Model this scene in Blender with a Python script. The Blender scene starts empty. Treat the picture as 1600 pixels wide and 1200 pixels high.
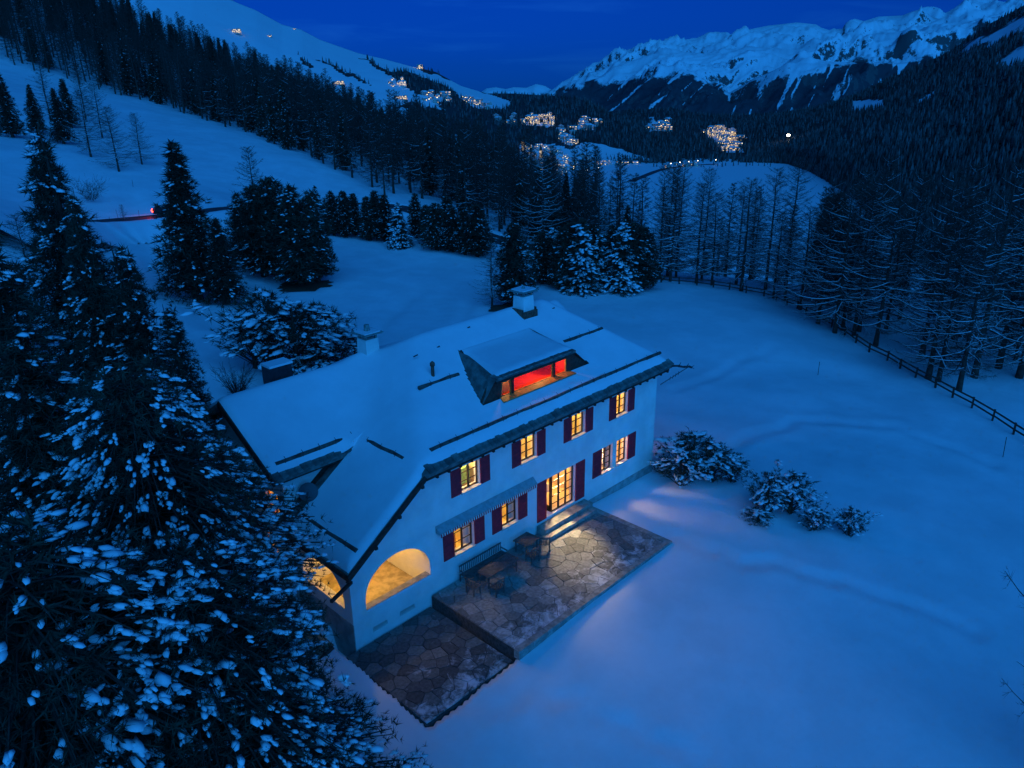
import bpy, bmesh, math, random
import numpy as np
from mathutils import Vector, Matrix
from mathutils.geometry import tessellate_polygon

sc = bpy.context.scene
COL = sc.collection
PI = math.pi

# ------------------------------------------------------------------ camera
CAM = np.array([-15.393, -25.327, 23.041])
YAW, PITCH, ROLL, FPX = math.radians(44.333), math.radians(21.023), math.radians(-0.824), 1200.8
FW = np.array([math.cos(YAW) * math.cos(PITCH), math.sin(YAW) * math.cos(PITCH), -math.sin(PITCH)])
_rt = np.array([math.sin(YAW), -math.cos(YAW), 0.0])
_up = np.cross(_rt, FW)
RT = _rt * math.cos(ROLL) + _up * math.sin(ROLL)
UP = _up * math.cos(ROLL) - _rt * math.sin(ROLL)
cd = bpy.data.cameras.new('camera')
cd.sensor_width = 36.0
cd.lens = FPX / 1600 * 36.0
cd.clip_start = 0.5
cd.clip_end = 60000
cam = bpy.data.objects.new('camera', cd)
COL.objects.link(cam)
cam.matrix_world = Matrix(((RT[0], UP[0], -FW[0], CAM[0]), (RT[1], UP[1], -FW[1], CAM[1]), (RT[2], UP[2], -FW[2], CAM[2]), (0, 0, 0, 1)))
sc.camera = cam

# ------------------------------------------------------------------ world, dusk sky
wd = bpy.data.worlds.new('World')
sc.world = wd
wd.use_nodes = True
wn = wd.node_tree
wn.nodes.clear()
SUN_EL, SUN_ROT = math.radians(9.0), math.radians(215)
sky = wn.nodes.new('ShaderNodeTexSky')
sky.sky_type = 'NISHITA'
sky.sun_disc = False
sky.sun_elevation = SUN_EL
sky.sun_rotation = SUN_ROT
sky.altitude = 1800
sky.air_density = 1.0
sky.dust_density = 0.3
sky.ozone_density = 4.0
tint = wn.nodes.new('ShaderNodeMix')
tint.data_type = 'RGBA'
tint.blend_type = 'MULTIPLY'
tint.inputs[0].default_value = 1.0
tint.inputs[7].default_value = (0.002, 0.14, 1.0, 1)
hsv = wn.nodes.new('ShaderNodeHueSaturation')
hsv.inputs['Saturation'].default_value = 0.45
# thin wisps of high cloud
tcw = wn.nodes.new('ShaderNodeTexCoord')
mpw = wn.nodes.new('ShaderNodeMapping')
mpw.inputs['Scale'].default_value = (3, 3, 26)
mpw.inputs['Rotation'].default_value = (0.12, 0.05, 0.3)
nzw = wn.nodes.new('ShaderNodeTexNoise')
nzw.inputs['Scale'].default_value = 1.6
nzw.inputs['Detail'].default_value = 5
nzw.inputs['Distortion'].default_value = 0.6
rmw = wn.nodes.new('ShaderNodeValToRGB')
rmw.color_ramp.elements[0].position = 0.52
rmw.color_ramp.elements[0].color = (1, 1, 1, 1)
rmw.color_ramp.elements[1].position = 0.78
rmw.color_ramp.elements[1].color = (6, 1.5, 1.15, 1)
cl = wn.nodes.new('ShaderNodeMix')
cl.data_type = 'RGBA'
cl.blend_type = 'MULTIPLY'
cl.inputs[0].default_value = 1.0
bg = wn.nodes.new('ShaderNodeBackground')
bg.inputs['Strength'].default_value = 0.062
wo = wn.nodes.new('ShaderNodeOutputWorld')
L = wn.links.new
L(sky.outputs[0], hsv.inputs['Color'])
L(hsv.outputs[0], tint.inputs[6])
L(tcw.outputs['Generated'], mpw.inputs[0])
L(mpw.outputs[0], nzw.inputs['Vector'])
L(nzw.outputs['Fac'], rmw.inputs[0])
L(tint.outputs[2], cl.inputs[6])
L(rmw.outputs[0], cl.inputs[7])
L(cl.outputs[2], bg.inputs['Color'])
L(bg.outputs[0], wo.inputs['Surface'])

# faint afterglow of the sun that has already set behind the viewer
sd = bpy.data.lights.new('sun', 'SUN')
sd.energy = 2.15
sd.angle = math.radians(80)
sd.color = (0.018, 0.32, 1.0)
sun = bpy.data.objects.new('sun', sd)
COL.objects.link(sun)
_el = math.radians(31)
_sd = Vector((math.sin(SUN_ROT) * math.cos(_el), math.cos(SUN_ROT) * math.cos(_el), math.sin(_el)))
sun.rotation_euler = _sd.to_track_quat('Z', 'Y').to_euler()

vs = sc.view_settings
vs.view_transform = 'Standard'
vs.look = 'None'
vs.gamma = 1.0
vs.exposure = 0.0
vs.use_curve_mapping = False
sc.cycles.use_denoising = True
sc.cycles.max_bounces = 6
sc.cycles.diffuse_bounces = 3
sc.cycles.glossy_bounces = 2
sc.cycles.transparent_max_bounces = 8
sc.cycles.sample_clamp_indirect = 4.0


# ------------------------------------------------------------------ helpers
def ray(px, py):
    return FW + RT * ((px - 800) / FPX) - UP * ((py - 600) / FPX)


def at_r(px, py, r):
    d = ray(px, py)
    return CAM + d * (r / math.hypot(d[0], d[1]))


def at_z(px, py, z):
    d = ray(px, py)
    return CAM + d * ((z - CAM[2]) / d[2])


def pix(P):
    d = np.asarray(P) - CAM
    z = d @ FW
    return 800 + FPX * (d @ RT) / z, 600 - FPX * (d @ UP) / z


def az_of(p):
    """bearing from the camera's own heading, positive to the right"""
    a = YAW - np.arctan2(p[..., 1] - CAM[1], p[..., 0] - CAM[0])
    return (a + PI) % (2 * PI) - PI


def mesh_np(name, V, F, mats=None, mi=None, smooth=False):
    """V (n,3), F (m,3) or (m,4) arrays -> mesh"""
    V = np.asarray(V, np.float32)
    F = np.asarray(F, np.int32)
    me = bpy.data.meshes.new(name)
    me.vertices.add(len(V))
    me.vertices.foreach_set('co', V.ravel())
    k = F.shape[1]
    me.loops.add(F.size)
    me.loops.foreach_set('vertex_index', F.ravel())
    me.polygons.add(len(F))
    me.polygons.foreach_set('loop_start', np.arange(0, F.size, k, dtype=np.int32))
    if mi is not None:
        me.polygons.foreach_set('material_index', np.asarray(mi, np.int32))
    if smooth:
        me.polygons.foreach_set('use_smooth', np.ones(len(F), bool))
    for m in (mats or []):
        me.materials.append(m)
    me.update(calc_edges=True)
    me.validate()
    return me


def link(name, me, parent=None, label=None, cat=None, group=None, kind=None, loc=None, rot=None, scale=None):
    o = bpy.data.objects.new(name, me)
    COL.objects.link(o)
    if parent is not None:
        o.parent = parent
    if label:
        o['label'] = label
    if cat:
        o['category'] = cat
    if group:
        o['group'] = group
    if kind:
        o['kind'] = kind
    if loc is not None:
        o.location = loc
    if rot is not None:
        o.rotation_euler = rot
    if scale is not None:
        o.scale = scale
    return o


def empty(name, label, cat, loc=(0, 0, 0), rz=0.0, group=None):
    o = link(name, None, None, label, cat, group, None, loc, (0, 0, rz))
    o.empty_display_size = 0.3
    return o


class MB:
    """collects simple solids, builds one mesh"""

    def __init__(s):
        s.v, s.f, s.m = [], [], []

    def quad(s, a, b, c, d, mi=0):
        n = len(s.v)
        s.v += [tuple(a), tuple(b), tuple(c), tuple(d)]
        s.f.append((n, n + 1, n + 2, n + 3))
        s.m.append(mi)
        return s

    def poly(s, pts, mi=0):
        n = len(s.v)
        s.v += [tuple(p) for p in pts]
        s.f.append(tuple(range(n, n + len(pts))))
        s.m.append(mi)
        return s

    def box(s, x0, x1, y0, y1, z0, z1, mi=0):
        n = len(s.v)
        s.v += [(x0, y0, z0), (x1, y0, z0), (x1, y1, z0), (x0, y1, z0), (x0, y0, z1), (x1, y0, z1), (x1, y1, z1), (x0, y1, z1)]
        for f in ((3, 2, 1, 0), (4, 5, 6, 7), (0, 1, 5, 4), (1, 2, 6, 5), (2, 3, 7, 6), (3, 0, 4, 7)):
            s.f.append(tuple(n + i for i in f))
            s.m.append(mi)
        return s

    def prism(s, pts, off, mi=0):
        """polygon pts (3D, ordered) extruded by vector off"""
        n = len(s.v)
        k = len(pts)
        s.v += [tuple(p) for p in pts] + [tuple(np.add(p, off)) for p in pts]
        s.f.append(tuple(n + i for i in range(k))[::-1])
        s.f.append(tuple(n + k + i for i in range(k)))
        for i in range(k):
            j = (i + 1) % k
            s.f.append((n + i, n + j, n + k + j, n + k + i))
        s.m += [mi] * (k + 2)
        return s

    def bar(s, a, b, r0, r1=None, sides=6, mi=0, cap=True):
        a, b = Vector(a), Vector(b)
        r1 = r0 if r1 is None else r1
        d = (b - a).normalized()
        u = d.orthogonal().normalized()
        w = d.cross(u)
        n = len(s.v)
        for p, r in ((a, r0), (b, r1)):
            for i in range(sides):
                t = 2 * PI * (i + 0.5) / sides
                s.v.append(tuple(p + u * (r * math.cos(t)) + w * (r * math.sin(t))))
        for i in range(sides):
            j = (i + 1) % sides
            s.f.append((n + i, n + j, n + sides + j, n + sides + i))
            s.m.append(mi)
        if cap:
            s.f.append(tuple(n + i for i in range(sides))[::-1])
            s.f.append(tuple(n + sides + i for i in range(sides)))
            s.m += [mi, mi]
        return s

    def beam(s, a, b, w, h, mi=0):
        """rectangular beam, width w horizontally, height h"""
        a, b = Vector(a), Vector(b)
        d = (b - a).normalized()
        side = d.cross(Vector((0, 0, 1)))
        if side.length < 1e-4:
            side = Vector((1, 0, 0))
        side.normalize()
        upv = side.cross(d)
        c = []
        for p in (a, b):
            for i, j in ((-1, -1), (1, -1), (1, 1), (-1, 1)):
                c.append(tuple(p + side * (i * w / 2) + upv * (j * h / 2)))
        n = len(s.v)
        s.v += c
        for f in ((3, 2, 1, 0), (4, 5, 6, 7), (0, 1, 5, 4), (1, 2, 6, 5), (2, 3, 7, 6), (3, 0, 4, 7)):
            s.f.append(tuple(n + i for i in f))
            s.m.append(mi)
        return s

    def mesh(s, name, mats, smooth=False):
        me = bpy.data.meshes.new(name)
        me.from_pydata(s.v, [], s.f)
        for m in (mats if isinstance(mats, (list, tuple)) else [mats]):
            me.materials.append(m)
        me.polygons.foreach_set('material_index', s.m)
        if smooth:
            me.polygons.foreach_set('use_smooth', [True] * len(s.f))
        me.update()
        return me

    def build(s, name, mats, parent=None, smooth=False, **k):
        return link(name, s.mesh(name, mats, smooth), parent, **k)


# value noise, vectorised
_rng = np.random.default_rng(11)
_G = _rng.random((256, 256)).astype(np.float64)


def vnoise(x, y):
    xi = np.floor(x).astype(int)
    yi = np.floor(y).astype(int)
    fx = x - xi
    fy = y - yi
    fx = fx * fx * (3 - 2 * fx)
    fy = fy * fy * (3 - 2 * fy)
    g = lambda i, j: _G[i & 255, j & 255]
    return (g(xi, yi) * (1 - fx) + g(xi + 1, yi) * fx) * (1 - fy) + (g(xi, yi + 1) * (1 - fx) + g(xi + 1, yi + 1) * fx) * fy


def fbm(x, y, o=4):
    s = 0.0
    a = 0.5
    for i in range(o):
        s = s + a * (vnoise(x + 17.3 * i, y - 9.1 * i) - 0.5)
        x = x * 2.03
        y = y * 2.03
        a *= 0.5
    return s


# ------------------------------------------------------------------ materials
def material(name, color, rough=0.8, var=0.0, vscale=3.0, bump=0.0, bscale=20.0, metal=0.0, obj_rand=0.0, emit=None, estr=0.0, spec=0.3, color2=None, lo=0.4, hi=0.6, vec='Object', detail=6.0):
    m = bpy.data.materials.new(name)
    m.use_nodes = True
    nt = m.node_tree
    b = nt.nodes['Principled BSDF']
    b.inputs['Roughness'].default_value = rough
    b.inputs['Metallic'].default_value = metal
    b.inputs['Specular IOR Level'].default_value = spec
    b.inputs['Base Color'].default_value = (*color, 1)
    tc = nt.nodes.new('ShaderNodeTexCoord')
    src = None
    if var > 0 or color2:
        nz = nt.nodes.new('ShaderNodeTexNoise')
        nz.inputs['Scale'].default_value = vscale
        nz.inputs['Detail'].default_value = detail
        nz.inputs['Roughness'].default_value = 0.6
        nt.links.new(tc.outputs[vec], nz.inputs['Vector'])
        rp = nt.nodes.new('ShaderNodeValToRGB')
        c2 = color2 or tuple(min(1, c * (1 + var)) for c in color)
        c1 = color if color2 else tuple(c * (1 - var) for c in color)
        rp.color_ramp.elements[0].position = lo
        rp.color_ramp.elements[1].position = hi
        rp.color_ramp.elements[0].color = (*c1, 1)
        rp.color_ramp.elements[1].color = (*c2, 1)
        nt.links.new(nz.outputs['Fac'], rp.inputs[0])
        src = rp.outputs[0]
    if obj_rand > 0:
        oi = nt.nodes.new('ShaderNodeObjectInfo')
        mr = nt.nodes.new('ShaderNodeMapRange')
        mr.inputs[3].default_value = 1 - obj_rand
        mr.inputs[4].default_value = 1 + obj_rand
        nt.links.new(oi.outputs['Random'], mr.inputs[0])
        mx = nt.nodes.new('ShaderNodeMix')
        mx.data_type = 'RGBA'
        mx.blend_type = 'MULTIPLY'
        mx.inputs[0].default_value = 1
        if src:
            nt.links.new(src, mx.inputs[6])
        else:
            mx.inputs[6].default_value = (*color, 1)
        nt.links.new(mr.outputs[0], mx.inputs[7])
        src = mx.outputs[2]
    if src:
        nt.links.new(src, b.inputs['Base Color'])
    if bump > 0:
        n2 = nt.nodes.new('ShaderNodeTexNoise')
        n2.inputs['Scale'].default_value = bscale
        n2.inputs['Detail'].default_value = 4
        nt.links.new(tc.outputs[vec], n2.inputs['Vector'])
        bp = nt.nodes.new('ShaderNodeBump')
        bp.inputs['Strength'].default_value = bump
        bp.inputs['Distance'].default_value = 0.05
        nt.links.new(n2.outputs['Fac'], bp.inputs['Height'])
        nt.links.new(bp.outputs[0], b.inputs['Normal'])
    if emit:
        b.inputs['Emission Color'].default_value = (*emit, 1)
        b.inputs['Emission Strength'].default_value = estr
    return m


SNOW = (0.80, 0.82, 0.84)
M = {}
M['snow'] = material('snow', SNOW, 0.6, 0.05, 0.25, 0.7, 0.9, spec=0.2)
M['roof_snow'] = material('roof_snow', SNOW, 0.6, 0.03, 0.6, 0.2, 2.0, spec=0.2)
M['tree_snow'] = material('tree_snow', (0.82, 0.84, 0.86), 0.7, 0.0, spec=0.15)
M['plaster'] = material('plaster', (0.83, 0.81, 0.76), 0.9, 0.07, 0.7, 0.3, 14)
M['plinth_and_shade'] = material('plinth_and_shade', (0.36, 0.35, 0.33), 0.9, 0.2, 2.0, 0.3, 14)
M['dark_wood'] = material('dark_wood', (0.055, 0.032, 0.024), 0.75, 0.35, 4.0, 0.2, 20)
M['brown_wood'] = material('brown_wood', (0.11, 0.05, 0.035), 0.7, 0.3, 5.0, 0.2, 20)
M['slate'] = material('slate', (0.13, 0.16, 0.145), 0.75, 0.35, 2.0, 0.3, 10, obj_rand=0.3)
M['shutter'] = material('shutter', (0.72, 0.03, 0.045), 0.6, 0.12, 5.0, obj_rand=0.08)
M['frame'] = material('frame', (0.05, 0.032, 0.02), 0.6, 0.2, 8)
M['white_frame'] = material('white_frame', (0.7, 0.68, 0.62), 0.6)
M['orange_wood'] = material('orange_wood', (0.45, 0.19, 0.05), 0.55, 0.25, 6)
M['ochre'] = material('ochre', (0.85, 0.42, 0.06), 0.8)
M['metal'] = material('metal', (0.05, 0.055, 0.06), 0.5, 0.2, 5, metal=0.6)
M['copper'] = material('copper', (0.22, 0.09, 0.06), 0.6, 0.35, 6, metal=0.3)
M['stone_cap'] = material('stone_cap', (0.20, 0.25, 0.23), 0.85, 0.3, 5, 0.3, 15)
M['flag'] = material('flag', (0.27, 0.26, 0.23), 0.85, 0.22, 2.2, 0.35, 9, obj_rand=0.22)
M['mortar'] = material('mortar', (0.07, 0.07, 0.065), 0.95, 0.3, 6, 0.3, 20)
M['kerb'] = material('kerb', (0.30, 0.30, 0.27), 0.9, 0.25, 3, 0.3, 12)
M['room'] = material('room', (0.78, 0.62, 0.36), 0.9, 0.06, 1.5)
M['red'] = material('red', (0.80, 0.035, 0.025), 0.8, 0.1, 3)
M['green'] = material('green', (0.25, 0.45, 0.15), 0.8, 0.3, 5)
M['linen'] = material('linen', (0.8, 0.76, 0.66), 0.9, 0.1, 7)
M['garden_wood'] = material('garden_wood', (0.10, 0.10, 0.095), 0.8, 0.3, 6)
M['bark'] = material('bark', (0.06, 0.045, 0.035), 0.95, 0.35, 3.0, 0.4, 8)
M['twig'] = material('twig', (0.075, 0.06, 0.048), 0.95, 0.25, 1.5)
M['needle'] = material('needle', (0.026, 0.048, 0.030), 0.8, 0.35, 1.2, obj_rand=0.2)
M['needle_far'] = material('needle_far', (0.028, 0.042, 0.032), 0.9, 0.4, 0.02, vec='Object')
M['larch_far'] = material('larch_far', (0.06, 0.055, 0.045), 0.95, 0.3, 0.02)
M['road'] = material('road', (0.06, 0.06, 0.062), 0.7, 0.3, 0.6)
M['fence'] = material('fence', (0.05, 0.04, 0.032), 0.9, 0.3, 5)
M['litter'] = material('litter', (0.09, 0.05, 0.03), 0.95, 0.3, 4)
M['black'] = material('black', (0.02, 0.022, 0.025), 0.7)
M['dish'] = material('dish', (0.09, 0.10, 0.11), 0.55)
M['white'] = material('white', (0.75, 0.75, 0.75), 0.6)
M['house_wall'] = material('house_wall', (0.55, 0.50, 0.42), 0.9, obj_rand=0.3)
M['lit_window'] = material('lit_window', (0.6, 0.4, 0.2), 0.8, emit=(1.0, 0.62, 0.24), estr=1.5)
M['lit_bright'] = material('lit_bright', (0.6, 0.5, 0.3), 0.8, emit=(1.0, 0.72, 0.3), estr=4.0)
M['lit_white'] = material('lit_white', (0.8, 0.8, 0.8), 0.8, emit=(1.0, 0.9, 0.7), estr=7.0)
M['lamp'] = material('lamp', (0.9, 0.85, 0.7), 0.8, emit=(1.0, 0.78, 0.4), estr=6.0)
M['tail'] = material('tail', (0.6, 0.01, 0.01), 0.4, emit=(1.0, 0.03, 0.01), estr=30.0)

g = bpy.data.materials.new('glass')
g.use_nodes = True
nt = g.node_tree
nt.nodes.clear()
o_ = nt.nodes.new('ShaderNodeOutputMaterial')
tr_ = nt.nodes.new('ShaderNodeBsdfTransparent')
tr_.inputs[0].default_value = (0.96, 0.97, 0.96, 1)
gl_ = nt.nodes.new('ShaderNodeBsdfGlossy')
gl_.inputs['Roughness'].default_value = 0.03
mx_ = nt.nodes.new('ShaderNodeMixShader')
mx_.inputs[0].default_value = 0.07
nt.links.new(tr_.outputs[0], mx_.inputs[1])
nt.links.new(gl_.outputs[0], mx_.inputs[2])
nt.links.new(mx_.outputs[0], o_.inputs[0])
M['glass'] = g

# ------------------------------------------------------------------ near terrain
ctl = [(-4, -1, -1.0), (-1.5, -7, -1.2), (2, -7.5, -1.2), (6, -6.8, -.44), (11, -6.9, -.41), (17, -6.8, -.34), (18, -3, -.45), (18, 0, -.45),
       (23.7, -.5, -1.05), (25, -3, -.8), (24.5, -8, -.9), (24.5, -12.5, -1.1), (30, 5, -1.5), (20, 15, -.8), (10, 16, -.3), (0, 16, .2),
       (-6, 6, -.3), (-12, -2, -.6), (-10, -12, -1.5), (0, -15, -1.9), (10, -15, -1.7), (20, -20, -2.6), (0, -30, -3.6), (-15, -25, -3.0),
       (30, -22, -3.0), (-30, -10, .4), (-40, 10, 3), (-15, -60, -7), (40, -60, -8), (-60, -40, 0), (-60, 0, 4), (10, 6, -.9)]
for px, py, z in [(1568, 714, -3.2), (1600, 690, -3.2), (1440, 597, -3), (1280, 500, -2.6), (1100, 447, -2.6), (1000, 440, -2.0), (880, 455, -1.2),
                  (790, 478, -.8), (650, 385, 0), (450, 440, .5), (520, 372, 1.0), (310, 467, 2.0), (250, 435, 2.5), (150, 360, 5.5), (250, 345, 5.2),
                  (660, 335, 1.8), (740, 375, .3), (450, 330, 3.6), (1500, 560, -4.0), (1400, 510, -3.6), (1700, 640, -4.5)]:
    p = at_z(px, py, z)
    ctl.append((p[0], p[1], z))
for px, py, r in [(550, 290, 165), (480, 250, 180), (370, 210, 205), (280, 180, 235), (180, 150, 270), (200, 230, 170), (100, 250, 150), (0, 200, 190),
                  (0, 120, 280), (300, 290, 128), (190, 45, 430), (280, 87, 415), (400, 133, 400), (470, 165, 370), (560, 203, 330), (650, 246, 290),
                  (750, 280, 260), (850, 330, 230), (915, 370, 200), (1000, 430, 120), (1100, 440, 113), (1250, 458, 110), (1400, 478, 108), (1600, 500, 108),
                  (1750, 520, 105), (0, -60, 450), (-200, -150, 440), (-200, 150, 200), (-200, 300, 110)]:
    p = at_r(px, py, r)
    ctl.append((p[0], p[1], p[2]))
ctl = np.array(ctl, float)
_c = 14.0


def _phi(d2):
    return np.sqrt(d2 + _c * _c)


_n = len(ctl)
_A = _phi(((ctl[:, None, :2] - ctl[None, :, :2]) ** 2).sum(-1)) - np.eye(_n) * 1.5
_Pm = np.c_[np.ones(_n), ctl[:, :2] / 100]
_K = np.block([[_A, _Pm], [_Pm.T, np.zeros((3, 3))]])
_W = np.linalg.solve(_K, np.r_[ctl[:, 2], 0, 0, 0])


def rbf(x, y):
    x = np.asarray(x, float)
    y = np.asarray(y, float)
    s = _W[_n] + _W[_n + 1] * x / 100 + _W[_n + 2] * y / 100
    for i in range(_n):
        s = s + _W[i] * _phi((x - ctl[i, 0]) ** 2 + (y - ctl[i, 1]) ** 2)
    return s


VALLEY = -156.0
_cr = np.array([(-2.6, 250), (-1.2, 440)] + [(float(az_of(at_r(px, 300, 100))), r) for px, r in
               [(-200, 445), (0, 445), (190, 430), (280, 415), (400, 400), (470, 370), (560, 330), (650, 290), (750, 260), (850, 230), (915, 200), (970, 135), (1000, 120), (1100, 114), (1250, 110), (1600, 110), (1800, 108)]] + [(1.3, 110), (2.6, 150)])


def crest_r(az):
    return np.interp(az, _cr[:, 0], _cr[:, 1])


def smooth01(t):
    t = np.clip(t, 0, 1)
    return t * t * (3 - 2 * t)


def ground_z(x, y, detail=True):
    x = np.asarray(x, float)
    y = np.asarray(y, float)
    if x.ndim == 0:
        return float(ground_z(x[None], y[None], detail)[0])
    dx, dy = x - CAM[0], y - CAM[1]
    r = np.hypot(dx, dy)
    az = (YAW - np.arctan2(dy, dx) + PI) % (2 * PI) - PI
    rc = crest_r(az)
    k = np.minimum(1, rc / np.maximum(r, 1e-3))
    z = rbf(CAM[0] + dx * k, CAM[1] + dy * k)
    over = np.maximum(0, r - rc)
    z = np.maximum(z - 0.36 * over ** 2 / (over + 18), VALLEY)
    if detail:
        a = np.clip((r - 10) / 60, 0.25, 1) * np.where(z > VALLEY + 1, 1, 0)
        z = z + a * (fbm(x * .09, y * .09, 3) * .9 + fbm(x * .5, y * .5, 3) * .10)
        z = z + np.where(r > 140, fbm(x * .02, y * .02, 3) * 4 * smooth01((r - 140) / 120), 0) * np.where(z > VALLEY + 1, 1, 0)
    if detail:
        z = z - tracks(x, y)
    # drop under the house and its terraces
    ins = np.minimum.reduce([x + 0.75, 23.6 - x, y + 6.0, 12.3 - y])
    ins2 = np.minimum.reduce([x + 0.75, 16.7 - x, y + 6.0, 2 - y])
    w = np.maximum(smooth01(np.minimum.reduce([x - .1, 23.6 - x, y - .1, 12.3 - y]) / .5), smooth01((ins2 - .05 + .9 * np.minimum(0, fbm(x * .8, y * .8, 3) + .02)) / .3))
    return z - 1.1 * w


_TR = []


def tracks(x, y):
    """old sledge and foot trails pressed into the snow"""
    out = np.zeros(np.shape(x))
    for pts_, w_, d_ in _TR:
        lo, hi = pts_.min(0) - 3, pts_.max(0) + 3
        k = (x > lo[0]) & (x < hi[0]) & (y > lo[1]) & (y < hi[1])
        if not np.any(k):
            continue
        xx, yy = x[k], y[k]
        best = np.full(xx.shape, 1e9)
        for a, b in zip(pts_, pts_[1:]):
            ab = b - a
            t = np.clip(((xx - a[0]) * ab[0] + (yy - a[1]) * ab[1]) / (ab @ ab), 0, 1)
            best = np.minimum(best, np.hypot(xx - a[0] - t * ab[0], yy - a[1] - t * ab[1]))
        dip = np.exp(-(best / w_) ** 2) - .45 * np.exp(-((best - 1.9 * w_) / w_) ** 2)
        out[k] += d_ * dip * (1 + .8 * fbm(xx * .9, yy * .9, 2))
    return out


for _pl, _w, _d in (([(560, 575), (612, 500), (655, 462), (740, 440), (800, 452), (880, 470)], .8, .16), ([(700, 560), (735, 470), (770, 430), (640, 405), (560, 392)], .7, .12), ([(1030, 760), (1120, 700), (1250, 640), (1400, 640), (1600, 700)], .55, .10),
                    ([(1045, 850), (1150, 880), (1330, 900), (1600, 960)], .45, .09), ([(215, 370), (245, 420), (262, 470), (300, 510), (350, 560)], 1.6, .22), ([(1060, 600), (1180, 540), (1270, 510)], .5, .08), ([(700, 1110), (860, 1080), (1000, 1130), (1150, 1200)], .4, .05)):
    _q = np.array([at_z(a, b, -1.0)[:2] if b > 420 else at_z(a, b, 2.0)[:2] for a, b in _pl])
    _n2 = []
    for _i in range(len(_q) - 1):
        for _t in np.linspace(0, 1, 6)[:-1]:
            _n2.append(_q[_i] * (1 - _t) + _q[_i + 1] * _t + np.array([math.sin(_i * 5 + _t * 9), math.cos(_i * 3 + _t * 7)]) * .35)
    _TR.append((np.array(_n2), _w, _d))


def ground_at(px, py, rmin=12, rmax=900):
    d = ray(px, py)
    h = math.hypot(d[0], d[1])
    rs = np.concatenate([np.arange(rmin, 150, .5), np.arange(150, rmax, 2)])
    X = CAM[0] + d[0] / h * rs
    Y = CAM[1] + d[1] / h * rs
    Z = CAM[2] + d[2] / h * rs
    dz = Z - ground_z(X, Y)
    k = np.nonzero(dz < 0)[0]
    if len(k) == 0:
        return None
    i = max(1, k[0])
    t = dz[i - 1] / (dz[i - 1] - dz[i])
    return np.array([X[i - 1] + (X[i] - X[i - 1]) * t, Y[i - 1] + (Y[i] - Y[i - 1]) * t, Z[i - 1] + (Z[i] - Z[i - 1]) * t])


azs = np.concatenate([np.radians(np.arange(-180, -46, 3.0)), np.radians(np.arange(-46, 46, .19)), np.radians(np.arange(46, 180.1, 3.0))])
rs = [3.0]
while rs[-1] < 9000:
    r = rs[-1]
    rs.append(r * (1.06 if r < 18 else 1.0100 if r < 75 else 1.020 if r < 460 else 1.06))
rs = np.array(rs)
AZ, RR = np.meshgrid(azs, rs)
GX = CAM[0] + RR * np.cos(YAW - AZ)
GY = CAM[1] + RR * np.sin(YAW - AZ)
GZ = ground_z(GX, GY)
nr, nc = GX.shape
V = np.c_[GX.ravel(), GY.ravel(), GZ.ravel()]
i0 = (np.arange(nr - 1)[:, None] * nc + np.arange(nc - 1)[None]).ravel()
F = np.c_[i0, i0 + nc, i0 + nc + 1, i0 + 1]
link('ground', mesh_np('ground', V, F, [M['snow']], smooth=True), kind='structure')


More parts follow.
